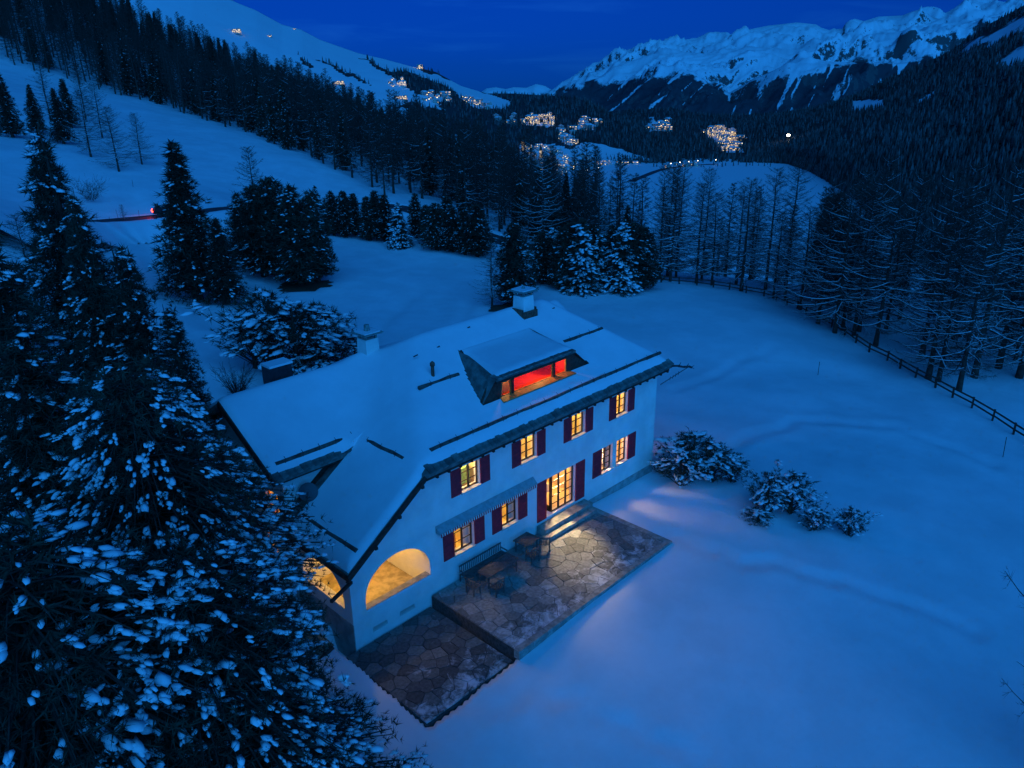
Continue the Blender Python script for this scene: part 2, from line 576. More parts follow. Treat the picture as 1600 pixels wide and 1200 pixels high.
# ------------------------------------------------------------------ mountains round the valley
def cover_material(name, bare, wood, rock=None):
    m = bpy.data.materials.new(name)
    m.use_nodes = True
    nt = m.node_tree
    b = nt.nodes['Principled BSDF']
    b.inputs['Roughness'].default_value = 0.85
    b.inputs['Specular IOR Level'].default_value = 0.1
    at = nt.nodes.new('ShaderNodeAttribute')
    at.attribute_name = 'cover'
    nz = nt.nodes.new('ShaderNodeTexNoise')
    tc = nt.nodes.new('ShaderNodeTexCoord')
    nz.inputs['Scale'].default_value = 0.02
    nz.inputs['Detail'].default_value = 8
    nz.inputs['Roughness'].default_value = 0.7
    nt.links.new(tc.outputs['Object'], nz.inputs['Vector'])
    ad = nt.nodes.new('ShaderNodeMath')
    ad.operation = 'ADD'
    nt.links.new(at.outputs['Fac'], ad.inputs[0])
    nt.links.new(nz.outputs['Fac'], ad.inputs[1])
    rp = nt.nodes.new('ShaderNodeValToRGB')
    rp.color_ramp.elements[0].position = 0.45
    rp.color_ramp.elements[1].position = 0.53
    sc_ = nt.nodes.new('ShaderNodeMath')
    sc_.operation = 'MULTIPLY'
    sc_.inputs[1].default_value = 0.5
    nt.links.new(ad.outputs[0], sc_.inputs[0])
    nt.links.new(sc_.outputs[0], rp.inputs[0])
    mx = nt.nodes.new('ShaderNodeMix')
    mx.data_type = 'RGBA'
    nt.links.new(rp.outputs[0], mx.inputs[0])
    mx.inputs[6].default_value = (*bare, 1)
    mx.inputs[7].default_value = (*wood, 1)
    col = mx.outputs[2]
    if rock:
        ge = nt.nodes.new('ShaderNodeNewGeometry')
        sx = nt.nodes.new('ShaderNodeSeparateXYZ')
        nt.links.new(ge.outputs['Normal'], sx.inputs[0])
        n3 = nt.nodes.new('ShaderNodeTexNoise')
        n3.inputs['Scale'].default_value = 0.045
        n3.inputs['Detail'].default_value = 9
        n3.inputs['Roughness'].default_value = 0.75
        nt.links.new(tc.outputs['Object'], n3.inputs['Vector'])
        ma = nt.nodes.new('ShaderNodeMath')
        ma.operation = 'MULTIPLY_ADD'
        ma.inputs[1].default_value = -1.0
        nt.links.new(sx.outputs['Z'], ma.inputs[0])
        nt.links.new(n3.outputs['Fac'], ma.inputs[2])
        r3 = nt.nodes.new('ShaderNodeValToRGB')
        r3.color_ramp.elements[0].position = rock
        r3.color_ramp.elements[1].position = rock + .06
        ad3 = nt.nodes.new('ShaderNodeMath')
        ad3.operation = 'ADD'
        ad3.inputs[1].default_value = 1.0
        nt.links.new(ma.outputs[0], ad3.inputs[0])
        nt.links.new(ad3.outputs[0], r3.inputs[0])
        m3 = nt.nodes.new('ShaderNodeMix')
        m3.data_type = 'RGBA'
        nt.links.new(r3.outputs[0], m3.inputs[0])
        nt.links.new(col, m3.inputs[6])
        m3.inputs[7].default_value = (.09, .10, .10, 1)
        col = m3.outputs[2]
    nt.links.new(col, b.inputs['Base Color'])
    return m


M['slope'] = cover_material('slope', SNOW, (0.05, 0.055, 0.055), .80)
M['far_slope'] = cover_material('far_slope', SNOW, (0.05, 0.06, 0.07), .90)
M['woodland'] = cover_material('woodland', SNOW, (0.05, 0.055, 0.05))


def poly_at(line, px):
    a = np.array(line, float)
    return np.interp(px, a[:, 0], a[:, 1]), np.interp(px, a[:, 0], a[:, 2])


def on_floor(line):
    out = []
    for px, py, r in line:
        p = at_z(px, py, VALLEY - 4)
        out.append((px, py, float(np.hypot(p[0] - CAM[0], p[1] - CAM[1]))))
    return out


def sheet(name, feats, px0, px1, step, nsub, amp, nscale, cover, mat, ridged=0.0, back=800):
    """surface through the polylines feats (near to far), each a list of (px, py, range)"""
    px = np.arange(px0, px1 + step, step)
    rows = []
    for f in feats:
        py, r = poly_at(f, px)
        rows.append(np.array([at_r(a, b, c) for a, b, c in zip(px, py, r)]))
    last = rows[-1]
    d = last - CAM
    d[:, 2] = 0
    d /= np.linalg.norm(d, axis=1)[:, None]
    bk = last + d * back
    bk[:, 2] = np.minimum(VALLEY - 20, last[:, 2] - back * .6)
    rows.append(bk)
    P = []
    for k in range(len(rows) - 1):
        n = nsub[k] if k < len(nsub) else 3
        for i in range(n):
            t = i / n
            w = np.sin(PI * t) if k < len(rows) - 2 else 0.0
            w = w if len(feats) < 3 else max(w, .35 if k > 0 and k < len(rows) - 2 else 0)
            q = rows[k] * (1 - t) + rows[k + 1] * t
            nse = fbm(q[:, 0] / nscale, q[:, 1] / nscale, 6)
            if ridged:
                wx = q[:, 0] / ridged + nse * .8
                wy = q[:, 1] / ridged - nse * .5
                rdg = 0.0
                am = .55
                for oc in range(6):
                    rdg = rdg + am * (1 - np.abs(4 * (vnoise(wx * 2.1 ** oc + 7 * oc, wy * 2.1 ** oc) - .5)))
                    am *= .56
                nse = rdg * .8 - .35
            q = q + np.c_[np.zeros(len(px)), np.zeros(len(px)), nse * amp * w]
            P.append(q)
    P.append(rows[-1])
    P = np.array(P)
    # a fine uneven edge to the skyline row
    nr, nc = P.shape[:2]
    i0 = (np.arange(nr - 1)[:, None] * nc + np.arange(nc - 1)[None]).ravel()
    F = np.c_[i0, i0 + 1, i0 + nc + 1, i0 + nc]
    me = mesh_np(name, P.reshape(-1, 3), F, [mat], smooth=True)
    qx, qy = pix(P.reshape(-1, 3))
    c = cover(qx, qy, P.reshape(-1, 3))
    at = me.attributes.new('cover', 'FLOAT', 'POINT')
    at.data.foreach_set('value', c.astype(np.float32))
    link(name, me, kind='structure')
    return P


def inside(poly, x, y):
    poly = np.array(poly, float)
    c = np.zeros(np.shape(x), bool)
    n = len(poly)
    for i in range(n):
        x1, y1 = poly[i]
        x2, y2 = poly[(i + 1) % n]
        k = ((y1 > y) != (y2 > y)) & (x < (x2 - x1) * (y - y1) / (y2 - y1 + 1e-12) + x1)
        c ^= k
    return c


# ski slope mountain on the left, with the village on its foot
S_CREST = [(100, -110, 3000), (200, -62, 3000), (300, -30, 3000), (370, 4, 3000), (400, 16, 3000), (440, 38, 3000), (470, 46, 3000), (500, 62, 3000), (560, 83, 3000),
           (600, 92, 3000), (640, 103, 3000), (680, 112, 3000), (720, 134, 3000), (760, 146, 3000), (800, 146, 3050), (885, 151, 3000), (920, 158, 2900), (960, 182, 2700), (1010, 205, 2500), (1060, 232, 2350)]
S_BASE = [(100, 330, 1200), (600, 320, 1250), (800, 305, 1350), (850, 285, 1500), (890, 268, 1700), (940, 260.5, 1700), (1000, 258.5, 1850), (1060, 257, 1950)]
S_SNOW = [[(100, -150), (400, 10), (560, 78), (640, 100), (672, 114), (800, 160), (790, 172), (740, 168), (700, 138), (640, 110), (600, 112), (660, 150), (700, 172), (640, 160), (600, 175), (560, 168), (520, 150), (470, 140), (380, 120), (100, 100)],
          [(495, 140), (520, 142), (548, 158), (530, 165), (505, 152)], [(575, 165), (635, 172), (640, 182), (600, 178)],
          [(690, 205), (725, 212), (730, 222), (700, 218)], [(870, 240), (915, 222), (950, 226), (985, 238), (1015, 250), (960, 256), (900, 255)],
          [(812, 226), (860, 226), (905, 236), (950, 256), (1000, 262), (1000, 272), (930, 280), (885, 295), (845, 290), (815, 262)], [(902, 190), (936, 194), (934, 204), (904, 201)], [(818, 190), (864, 192), (862, 198), (820, 197)], [(872, 206), (894, 208), (896, 226), (874, 220)], [(656, 148), (702, 152), (700, 161), (660, 158)]]
S_WOOD = [[(465, 86), (482, 96), (490, 106), (474, 100)], [(490, 90), (550, 115), (580, 135), (540, 118)], [(600, 108), (650, 130), (690, 150), (640, 140), (560, 88)]]


def cover_ski(x, y, P):
    s = np.zeros(len(x), bool)
    jx = x + fbm(x / 12, y / 8, 3) * 16
    jy = y + fbm(x / 12 + 50, y / 8, 3) * 9
    for p in S_SNOW:
        s |= inside(p, jx, jy)
    for p in S_WOOD:
        s &= ~inside(p, jx, jy)
    return np.where(s, .15, .8)


SKI = sheet('ski_mountain', [on_floor(S_BASE), S_CREST], 96, 1060, 3.5, [110], 40, 420, cover_ski, M['slope'])

# wooded hills beyond the lake meadow
H_BASE = [(840, 258, 2250), (1000, 256.5, 2000), (1200, 257.5, 1900), (1330, 262, 1800)]
H_CREST = [(840, 172, 4400), (940, 178, 4400), (975, 172, 4400), (1050, 169, 4400), (1100, 179, 4300), (1200, 181, 4200), (1330, 178, 4000)]
def cover_hill(x, y, P):
    return np.where(inside([(1010, 193), (1045, 190), (1048, 205), (1015, 205)], x, y) | inside([(1100, 206), (1172, 206), (1165, 238), (1130, 238)], x, y) | inside([(1015, 184), (1022, 182), (1020, 190)], x, y), .12, .85)


HILLS = sheet('wooded_hill', [on_floor(H_BASE), H_CREST], 840, 1330, 4, [60], 60, 500,
      cover_hill, M['woodland'])

# dark wooded flank on the right
W_BASE = [(1150, 256.5, 2000), (1228, 258.5, 1700), (1262, 270, 1500), (1300, 293, 1250), (1335, 316, 1000), (1400, 420, 820), (1600, 520, 520), (1900, 540, 420)]
W_MID = [(1150, 235, 2500), (1205, 236, 2200), (1290, 238, 1800), (1400, 235, 1500), (1600, 220, 1250), (1900, 190, 1150)]
W_CREST = [(1060, 178, 3900), (1150, 181, 3700), (1250, 172, 3500), (1300, 160, 3300), (1345, 146, 3200), (1390, 124, 3100), (1440, 103, 3000), (1490, 78, 2950), (1530, 45, 2900), (1570, 25, 2850), (1600, 8, 2800), (1900, -170, 2600)]


def cover_flank(x, y, P):
    s = inside([(1330, 158), (1378, 156), (1380, 170), (1335, 174)], x, y) | inside([(1432, 158), (1462, 142), (1455, 152), (1436, 164)], x, y)
    t = fbm((x - y * .9) / 120, (y + x * .55) / 16, 4)
    hi = smooth01((1.0 * (x - 1400) / 200 * 90 + 60 - (y - 20)) / 80)
    c = .85 - np.clip((t + .13) * 2.6, 0, 1) * hi * .75
    return np.where(s, .12, c)


FLANK = sheet('wooded_flank', [on_floor(W_BASE), W_MID, W_CREST], 1150, 1900, 4, [40, 50], 90, 600, cover_flank, M['woodland'])

# the white range closing the valley
R_CREST = [(845, 152, 7600), (868, 140, 7600), (880, 130, 7600), (915, 112, 7600), (940, 100, 7600), (955, 90, 7600), (968, 89, 7600), (985, 92, 7600), (1010, 78, 7600), (1055, 63, 7600),
           (1085, 60, 7600), (1118, 53, 7600), (1140, 57, 7600), (1165, 47, 7600), (1200, 40, 7600), (1245, 35, 7700), (1275, 38, 7700), (1295, 50, 7700), (1315, 47, 7700), (1322, 36, 7700), (1335, 29, 7700),
           (1350, 33, 7700), (1372, 26, 7700), (1410, 24, 7700), (1425, 18, 7700), (1440, 14, 7700), (1460, 16, 7700), (1476, 24, 7700), (1500, 6, 7700), (1512, -6, 7700), (1540, -2, 7700), (1570, 3, 7700), (1650, -10, 7700), (1760, -30, 7700)]
R_MID = [(845, 156, 7000), (880, 148, 6700), (960, 112, 6500), (1030, 88, 6400), (1100, 90, 6300), (1170, 80, 6300), (1240, 88, 6200), (1320, 62, 6200), (1400, 58, 6200), (1500, 40, 6200), (1760, 10, 6200)]
R_LOW = [(845, 158, 6200), (880, 160, 5900), (940, 160, 5700), (1010, 138, 5500), (1060, 116, 5500), (1110, 130, 5600), (1140, 142, 5700), (1180, 118, 5500), (1230, 100, 5400), (1290, 95, 5400), (1400, 95, 5400), (1500, 90, 5400), (1760, 60, 5400)]
R_BASE = [(845, 175, 5200), (1000, 190, 4900), (1200, 195, 4700), (1400, 190, 4600), (1760, 180, 4500)]


def cover_range(x, y, P):
    tl = np.interp(x, [845, 870, 930, 1000, 1050, 1075, 1105, 1130, 1150, 1200, 1240, 1290, 1340, 1420, 1500, 1700], [146, 142, 130, 122, 116, 112, 128, 144, 150, 128, 112, 110, 94, 92, 96, 90])
    wv = fbm(x / 40, y / 25, 3) * 10
    g = np.where(x < 1130, fbm((x + 1.1 * (y - 120) + wv) / 8, y / 55, 5), fbm((x + .45 * (y - 120) + wv) / 7 + 40, y / 45, 5))
    tl = tl + fbm(x / 22, y / 22, 4) * 34
    d = (y - tl) / 26
    c = .62 * smooth01(d + .35) + .28 - np.clip((g - .05) * 4.0, 0, .6) * smooth01((y - tl + 30) / 24)
    rock = .35 * fbm(x / 16, y / 8, 3) + .9 * fbm((x + y) / 5, (y - .3 * x) / 2.6, 4)
    near = smooth01((60 - (y - np.interp(x, [a[0] for a in R_CREST], [a[1] for a in R_CREST]))) / 60) * smooth01((x - 1180) / 80)
    return np.where(y < tl - 26, np.where((rock > .13) & (near > .2), .38, .10), c)


sheet('mountain_range', [R_BASE, R_LOW, R_MID, R_CREST], 845, 1700, 2.4, [50, 44, 40], 230, 600, cover_range, M['far_slope'], ridged=520.0, back=1500)

K_CREST = [(740, 152, 13000), (760, 138, 13000), (775, 136, 13000), (790, 139, 13000), (803, 136, 13000), (822, 137, 13000), (838, 131, 13000), (852, 134, 13000), (868, 144, 13000), (900, 165, 13000)]
K_BASE = [(740, 190, 11500), (900, 190, 11500)]
sheet('distant_peak', [K_BASE, K_CREST], 740, 900, 2.5, [26], 260, 700, lambda x, y, P: np.full(len(x), .08), M['far_slope'], ridged=900.0)

# ------------------------------------------------------------------ the house
house = empty('house', 'large white villa with snow covered hipped roof, red shutters and lit windows', 'house', (0, 0, -1.2))
house.location = (0, 0, 0)
WX, WY = 23.73, 12.4


def wall_panel(name, outer, holes, fn, thick, mat, parent):
    """outer and holes are lists of (u, v); fn(u, v, d) maps to space, d = depth into the wall"""
    polys = [[Vector((u, v, 0)) for u, v in p] for p in [outer] + holes]
    tris = tessellate_polygon(polys)
    flat = [q for p in polys for q in p]
    n = len(flat)
    vs_ = [fn(q.x, q.y, 0) for q in flat] + [fn(q.x, q.y, thick) for q in flat]
    fs = [tuple(t) for t in tris] + [tuple(n + i for i in t[::-1]) for t in tris]
    o = 0
    for p in polys:
        k = len(p)
        for i in range(k):
            j = (i + 1) % k
            fs.append((o + i, o + j, n + o + j, n + o + i))
        o += k
    me = bpy.data.meshes.new(name)
    me.from_pydata(vs_, [], fs)
    me.materials.append(mat)
    bm = bmesh.new()
    bm.from_mesh(me)
    bmesh.ops.recalc_face_normals(bm, faces=bm.faces)
    bm.to_mesh(me)
    bm.free()
    return link(name, me, parent)


def rect(x0, x1, z0, z1):
    return [(x0, z0), (x1, z0), (x1, z1), (x0, z1)]


def arch(c, hw, z0, zs, zt, n=22):
    p = [(c - hw, z0), (c + hw, z0)]
    for i in range(n + 1):
        t = PI * i / n
        p.append((c + hw * math.cos(t), zs + (zt - zs) * math.sin(t)))
    return p


UZ0, UZ1 = 4.40, 5.80
LZ0, LZ1 = 1.08, 2.74
DZ0, DZ1 = 0.22, 2.66
# (x0, x1) shutters outer edges, shutter width
UP_W = [(6.16, 8.80), (10.43, 13.05), (14.60, 17.20), (18.77, 21.31)]
LO_W = [(5.48, 8.30), (8.87, 11.56)]
win_up = [(a + .70, b - .70, UZ0, UZ1) for a, b in UP_W]
win_lo = [(a + .74, b - .74, LZ0, LZ1) for a, b in LO_W]
win_d = (13.17, 15.68, DZ0, DZ1)
win_r = [(18.17, 19.27, LZ0, LZ1), (19.67, 20.77, LZ0, LZ1)]
slots = [(1.01, 1.85, -.62, -.36), (2.6, 3.5, -.62, -.36)]
f_arch = arch(2.68, 1.92, .74, 1.25, 2.92)
holes = [rect(*w) for w in win_up + win_lo + [win_d] + win_r + slots] + [f_arch]
front_outer = [(0, -1.9), (WX, -1.9), (WX, 6.42), (4.55, 6.42), (4.2, 6.25), (0, 3.36)]
wall_panel('wall', front_outer, holes, lambda u, v, d: (u, d, v), .42, M['plaster'], house)
l_arch = arch(2.30, 1.72, .98, 1.35, 2.82)
lw = [(.424, -1.9), (4.9, -1.9), (4.9, 3.30), (.424, 3.30)]
wall_panel('wall', lw, [l_arch], lambda u, v, d: (d, u, v), .42, M['plaster'], house)
gable_win = rect(5.55, 6.75, 3.6, 4.95)
gable_low = rect(6.3, 7.5, .9, 2.3)
wall_panel('wall', [(4.904, -1.9), (12.4, -1.9), (12.4, 6.3), (8.8, 8.55), (4.904, 6.3)], [gable_win, gable_low], lambda u, v, d: (d, u, v), .42, M['plaster'], house)
wall_panel('wall', [(.426, -.2), (4.6, -.2), (4.6, 6.38), (.426, 6.25)], [rect(2.2, 3.3, 0, 2.2)], lambda u, v, d: (u, 4.9 + d, v), .30, M['plaster'], house)
side_win = rect(3.0, 4.3, 1.0, 2.7)
wall_panel('wall', [(.426, -1.9), (12.4, -1.9), (12.4, 6.42), (.426, 6.42)], [side_win], lambda u, v, d: (WX - .003 - d, u, v), .42, M['plaster'], house)
MB().box(.43, WX - .43, 12.0, 12.4, -1.9, 6.3).build('wall', M['plaster'], house)
# grey strip added to paint in the unlit wall below the side arch
MB().box(-.035, .0, -.03, 4.95, -1.9, .35).build('plinth_and_shade', M['plinth_and_shade'], house)
MB().box(16.9, 23.70, -.06, -.002, -1.9, -.28).build('plinth_and_shade', M['plinth_and_shade'], house)
# dark basement windows behind the slots
for s in slots:
    MB().box(s[0], s[1], .36, .41, s[2], s[3]).build('basement_window', M['black'], house)

# loggia inside the corner
lg = MB()
lg.box(.42, 4.72, .42, 4.9, -.25, -.15)
lg.build('loggia_floor', material('loggia_floor', (0.5, 0.4, 0.24), .8, .25, 2.5, .3, 8), house)
MB().box(4.6, 4.8, .42, 4.9, -.1, 3.3).build('loggia_wall', M['plaster'], house)
MB().box(.3, 4.6, .3, 4.9, 3.04, 3.2).build('loggia_ceiling', M['linen'], house)
MB().box(2.25, 3.25, 4.95, 5.0, 0, 2.15).build('loggia_door', M['brown_wood'], house)
MB().bar((2.4, 2.6, 2.80), (2.4, 2.6, 3.04), .13, .16, 10).build('loggia_lamp', M['lamp'], house)
MB().box(.42, 4.6, .02, .40, .72, .76).build('parapet', M['kerb'], house)


def lamp(name, loc, power, color, size=.25, parent=None):
    ld = bpy.data.lights.new(name, 'POINT')
    ld.energy = power
    ld.color = color
    ld.shadow_soft_size = size
    o = bpy.data.objects.new(name, ld)
    COL.objects.link(o)
    o.location = loc
    if parent:
        o.parent = parent
    return o


def spot(name, loc, aim, power, color, deg):
    ld = bpy.data.lights.new(name, 'SPOT')
    ld.energy = power
    ld.color = color
    ld.spot_size = math.radians(deg)
    ld.spot_blend = .7
    ld.shadow_soft_size = .4
    o = bpy.data.objects.new(name, ld)
    COL.objects.link(o)
    o.location = loc
    o.rotation_euler = (Vector(aim) - Vector(loc)).to_track_quat('-Z', 'Y').to_euler()
    o.parent = house
    return o


WARM = (1.0, 0.62, 0.13)
WARMW = (1.0, 0.66, 0.26)
lamp('lamp_light', (2.4, 2.6, 2.62), 210, (1.0, .54, .05), .15, house)


# ---- windows: reveal, frame, panes, sill, room behind
def window(x0, x1, z0, z1, cols, rows, y=.20, sill=True, name='window', bar=.05, arch_mat='frame', open_leaf=False):
    f = MB()
    t = .06
    f.box(x0, x0 + t, y - .04, y + .04, z0, z1).box(x1 - t, x1, y - .04, y + .04, z0, z1)
    f.box(x0 + t, x1 - t, y - .04, y + .04, z0, z0 + t).box(x0 + t, x1 - t, y - .04, y + .04, z1 - t, z1)
    w = (x1 - x0) / cols
    for c in range(1, cols):
        f.box(x0 + c * w - .045, x0 + c * w + .045, y - .045, y + .035, z0 + t, z1 - t)
    for c in range(cols):
        a = x0 + c * w + .05
        b = x0 + (c + 1) * w - .05
        for r in range(1, rows):
            zz = z0 + (z1 - z0) * r / rows
            f.box(a, b, y - .028, y + .022, zz - .016, zz + .016)
    o = f.build(name, M[arch_mat], house)
    for c in range(cols):
        for r in range(rows):
            a = x0 + c * w + .045
            b = x0 + (c + 1) * w - .045
            za = z0 + (z1 - z0) * r / rows + .02
            zb = z0 + (z1 - z0) * (r + 1) / rows - .02
            MB().quad((a, y, za), (b, y, za), (b, y, zb), (a, y, zb)).build('pane', M['glass'], o)
    if sill:
        MB().box(x0 - .06, x1 + .06, -.10, y - .05, z0 - .09, z0 + .012).build('sill', M['white_frame'], o)
    return o


def room(x0, x1, z0, z1, depth, power, color, wallm='room', y0=.43):
    m = MB()
    y1 = y0 + depth
    m.quad((x0, y1, z0), (x1, y1, z0), (x1, y1, z1), (x0, y1, z1))
    m.quad((x0, y0, z0), (x1, y0, z0), (x1, y1, z0), (x0, y1, z0))
    m.quad((x0, y0, z1), (x1, y0, z1), (x1, y1, z1), (x0, y1, z1))
    m.quad((x0, y0, z0), (x0, y1, z0), (x0, y1, z1), (x0, y0, z1))
    m.quad((x1, y0, z0), (x1, y1, z0), (x1, y1, z1), (x1, y0, z1))
    o = m.build('room', M[wallm], house)
    if power:
        lamp('room_light', ((x0 + x1) / 2 + .1, y0 + depth * .45, z1 - .35), power, color, .18, house)
        MB().bar(((x0 + x1) / 2 + .1, y0 + depth * .45, z1 - .22), ((x0 + x1) / 2 + .1, y0 + depth * .45, z1), .12, .05, 8).build('ceiling_lamp', M['linen'], o)
    return o


def shutter(x0, x1, z0, z1, y=-.05):
    m = MB()
    t = .07
    m.box(x0, x0 + t, y, y + .045, z0, z1).box(x1 - t, x1, y, y + .045, z0, z1)
    for a, b in ((z0, z0 + t), (z1 - t, z1), ((z0 + z1) / 2 - .04, (z0 + z1) / 2 + .04)):
        m.box(x0 + t, x1 - t, y, y + .045, a, b)
    o = m.build('shutter', M['shutter'], house)
    zz = z0 + t
    step = .075
    k = 0
    sl = MB()
    while zz < z1 - t:
        if not ((z0 + z1) / 2 - .08 < zz < (z0 + z1) / 2 + .02):
            sl.quad((x0 + t, y + .012, zz), (x1 - t, y + .012, zz), (x1 - t, y + .04, zz + step * 1.02), (x0 + t, y + .04, zz + step * 1.02))
        zz += step
    s_ = sl.build('louvre', M['shutter'], o)
    s_['kind'] = 'stuff'
    # iron hinges
    return o


for i, (a, b) in enumerate(UP_W):
    x0, x1, z0, z1 = win_up[i]
    w = window(x0, x1, z0, z1, 2, 3)
    shutter(a, x0 - .03, z0 - .03, z1 + .02)
    shutter(x1 + .03, b, z0 - .03, z1 + .02)
    r = room(x0 - .55, x1 + .8, 3.55, 6.05, 2.4, [240, 220, 190, 190][i], [WARMW, WARM, WARM, WARM][i])
    if i == 0:
        MB().bar((x0 + .25, 1.0, 4.75), (x0 + .25, 1.0, 5.35), .26, .16, 14).build('lamp_shade', M['lamp'], r)
        MB().box(x0 + .6, x1 + .5, 1.3, 1.9, 3.9, 4.8).build('armchair', M['green'], r)
    elif i == 1:
        for k in range(3):
            MB().box(x0 - .1 + k * .5, x0 + .28 + k * .5, 2.74, 2.80, 4.2, 4.75).build('picture', M['red'], r)
            MB().box(x0 - .1 + k * .5, x0 + .28 + k * .5, 2.74, 2.80, 4.95, 5.5).build('picture', M['orange_wood'], r)
    elif i == 2:
        MB().box(x0 + .3, x1 + .2, 1.6, 2.0, 3.6, 4.9).build('cabinet', M['green'], r)
    else:
        MB().box(x0 + .1, x1 + .3, 2.72, 2.78, 4.5, 5.3).build('picture', M['orange_wood'], r)


def curtain(x0, x1, y, z0, z1, mat, parent):
    n = 22
    m = MB()
    for k in range(n):
        a = x0 + (x1 - x0) * k / n
        b = x0 + (x1 - x0) * (k + 1) / n
        ya = y + .05 * math.sin(k * 1.7)
        yb = y + .05 * math.sin((k + 1) * 1.7)
        m.quad((a, ya, z0), (b, yb, z0), (b, yb, z1), (a, ya, z1))
    m.build('curtain', mat, parent)


for i, (a, b) in enumerate(LO_W):
    x0, x1, z0, z1 = win_lo[i]
    window(x0, x1, z0, z1, 2, 3)
    shutter(a, x0 - .03, z0 - .03, z1 + .02)
    shutter(x1 + .03, b, z0 - .03, z1 + .02)
    r = room(x0 - .5, x1 + .55, .25, 3.2, 2.2, [230, 230][i], WARM)
    curtain(x0 - .1, x0 + .35, .52, .3, 2.9, M['linen'], r)
    curtain(x1 - .3, x1 + .2, .52, .3, 2.9, M['linen'], r)
    MB().box(x0 - .2, x1 - .2, 1.2, 2.0, .5, 1.3).build('sideboard', M['orange_wood'], r)

# garden door: one leaf open, three glazed leaves
x0, x1, z0, z1 = win_d
shutter(12.37, x0 - .03, z0 - .02, z1 + .02)
shutter(x1 + .03, 16.54, z0 - .02, z1 + .02)
dr = window(x0 + .62, x1, z0, z1, 3, 5, sill=False, name='garden_door')
MB().box(x0, x0 + .06, .16, .24, z0, z1).box(x0 + .06, x0 + .62, .16, .24, z1 - .06, z1).build('door_frame', M['frame'], house)
lf = MB()
lf.box(x0 + .60, x0 + .66, .26, .95, z0, z0 + .35).box(x0 + .60, x0 + .66, .26, .34, z0, z1 - .06).box(x0 + .60, x0 + .66, .87, .95, z0, z1 - .06).box(x0 + .60, x0 + .66, .34, .87, z1 - .16, z1 - .06)
dl = lf.build('door_leaf', M['frame'], house)
MB().quad((x0 + .63, .34, z0 + .35), (x0 + .63, .87, z0 + .35), (x0 + .63, .87, z1 - .16), (x0 + .63, .34, z1 - .16)).build('pane', M['glass'], dl)
r = room(x0 - .8, x1 + .8, .2, 3.2, 3.6, 0, WARM)
lamp('room_light', (15.7, 1.9, 2.6), 260, (1.0, .58, .16), .22, house)
spot('added_spot', (15.1, .95, 2.62), (12.7, -2.3, -.4), 4600, (1.0, .72, .36), 46)  # unseen extra spot, added to throw the warm patch onto the terrace
MB().bar((15.7, 1.6, 2.75), (15.7, 1.6, 3.2), .14, .05, 8).build('ceiling_lamp', M['linen'], r)
MB().box(x0 + .2, x0 + 1.4, 3.9, 4.0, .5, 2.6).build('red_panel', M['red'], r)
MB().box(x0 + 1.1, x1 - .1, 1.9, 2.7, .2, .75).build('sofa', M['linen'], r)

# pair of windows at the far end
shutter(17.31, 18.14, LZ0 - .03, LZ1 + .02)
shutter(20.80, 21.63, LZ0 - .03, LZ1 + .02)
for k, w in enumerate(win_r):
    window(*w, 2, 4)
r = room(17.7, 21.4, .25, 3.2, 2.6, 0, WARM)
lamp('room_light', (19.0, 1.35, 2.7), 260, (1.0, .55, .2), .22, house)
spot('added_spot', (18.9, 1.3, 2.5), (20.4, -2.9, -.7), 1500, (1.0, .66, .42), 46)  # another added spot, casts the streak on the snow outside these windows
MB().box(18.0, 19.1, 1.6, 2.3, .3, 1.25).build('armchair', M['red'], r)
MB().box(19.7, 20.9, 1.8, 2.4, .3, 1.3).build('desk', M['linen'], r)
curtain(18.95, 19.35, .5, .3, 2.9, M['linen'], r)
# lit window round the corner
wm = MB()
wm.box(WX - .25, WX - .17, 3.0, 4.3, 1.0, 1.07).box(WX - .25, WX - .17, 3.0, 4.3, 2.63, 2.7).box(WX - .25, WX - .17, 3.0, 3.07, 1.07, 2.63).box(WX - .25, WX - .17, 4.23, 4.3, 1.07, 2.63).box(WX - .25, WX - .17, 3.62, 3.68, 1.07, 2.63)
wm.build('window', M['frame'], house)
rm = MB()
rm.box(21.6, WX - .45, 2.0, 5.0, .3, 3.2)
rr = rm.build('room', M['room'], house)
me_ = rr.data
bm = bmesh.new()
bm.from_mesh(me_)
bmesh.ops.delete(bm, geom=[f for f in bm.faces if f.normal.x > .9], context='FACES')
bm.to_mesh(me_)
bm.free()
lamp('room_light', (22.5, 3.65, 2.6), 160, (1.0, .5, .28), .12, house)

# gable windows on the tree side
for (ya, yb, za, zb), pw in (((5.55, 6.75, 3.6, 4.95), 70), ((6.3, 7.5, .9, 2.3), 60)):
    m = MB()
    m.box(.12, .2, ya, ya + .09, za, zb).box(.12, .2, yb - .09, yb, za, zb).box(.12, .2, ya + .09, yb - .09, za, za + .09).box(.12, .2, ya + .09, yb - .09, zb - .09, zb).box(.12, .2, (ya + yb) / 2 - .05, (ya + yb) / 2 + .05, za, zb)
    o = m.build('window', M['orange_wood'], house)
    MB().quad((.16, ya, za), (.16, yb, za), (.16, yb, zb), (.16, ya, zb)).build('pane', M['glass'], o)
    m = MB().box(.43, 2.3, ya - .3, yb + .4, za - .7, zb + .5)
    rr = m.build('room', M['room'], house)
    bm = bmesh.new()
    bm.from_mesh(rr.data)
    bmesh.ops.delete(bm, geom=[f for f in bm.faces if f.normal.x < -.9], context='FACES')
    bm.to_mesh(rr.data)
    bm.free()
    lamp('room_light', (1.3, (ya + yb) / 2, zb), pw, (1.0, .42, .05), .12, house)
for a, b in ((5.02, 5.5), (6.8, 7.28)):
    MB().box(-.05, -.005, a, b, 3.55, 5.0).build('shutter', M['brown_wood'], house)

# ------------------------------------------------------------------ roof
SF = .559
EZ = 6.70


def z_front(y):
    return EZ + SF * (y + .7)


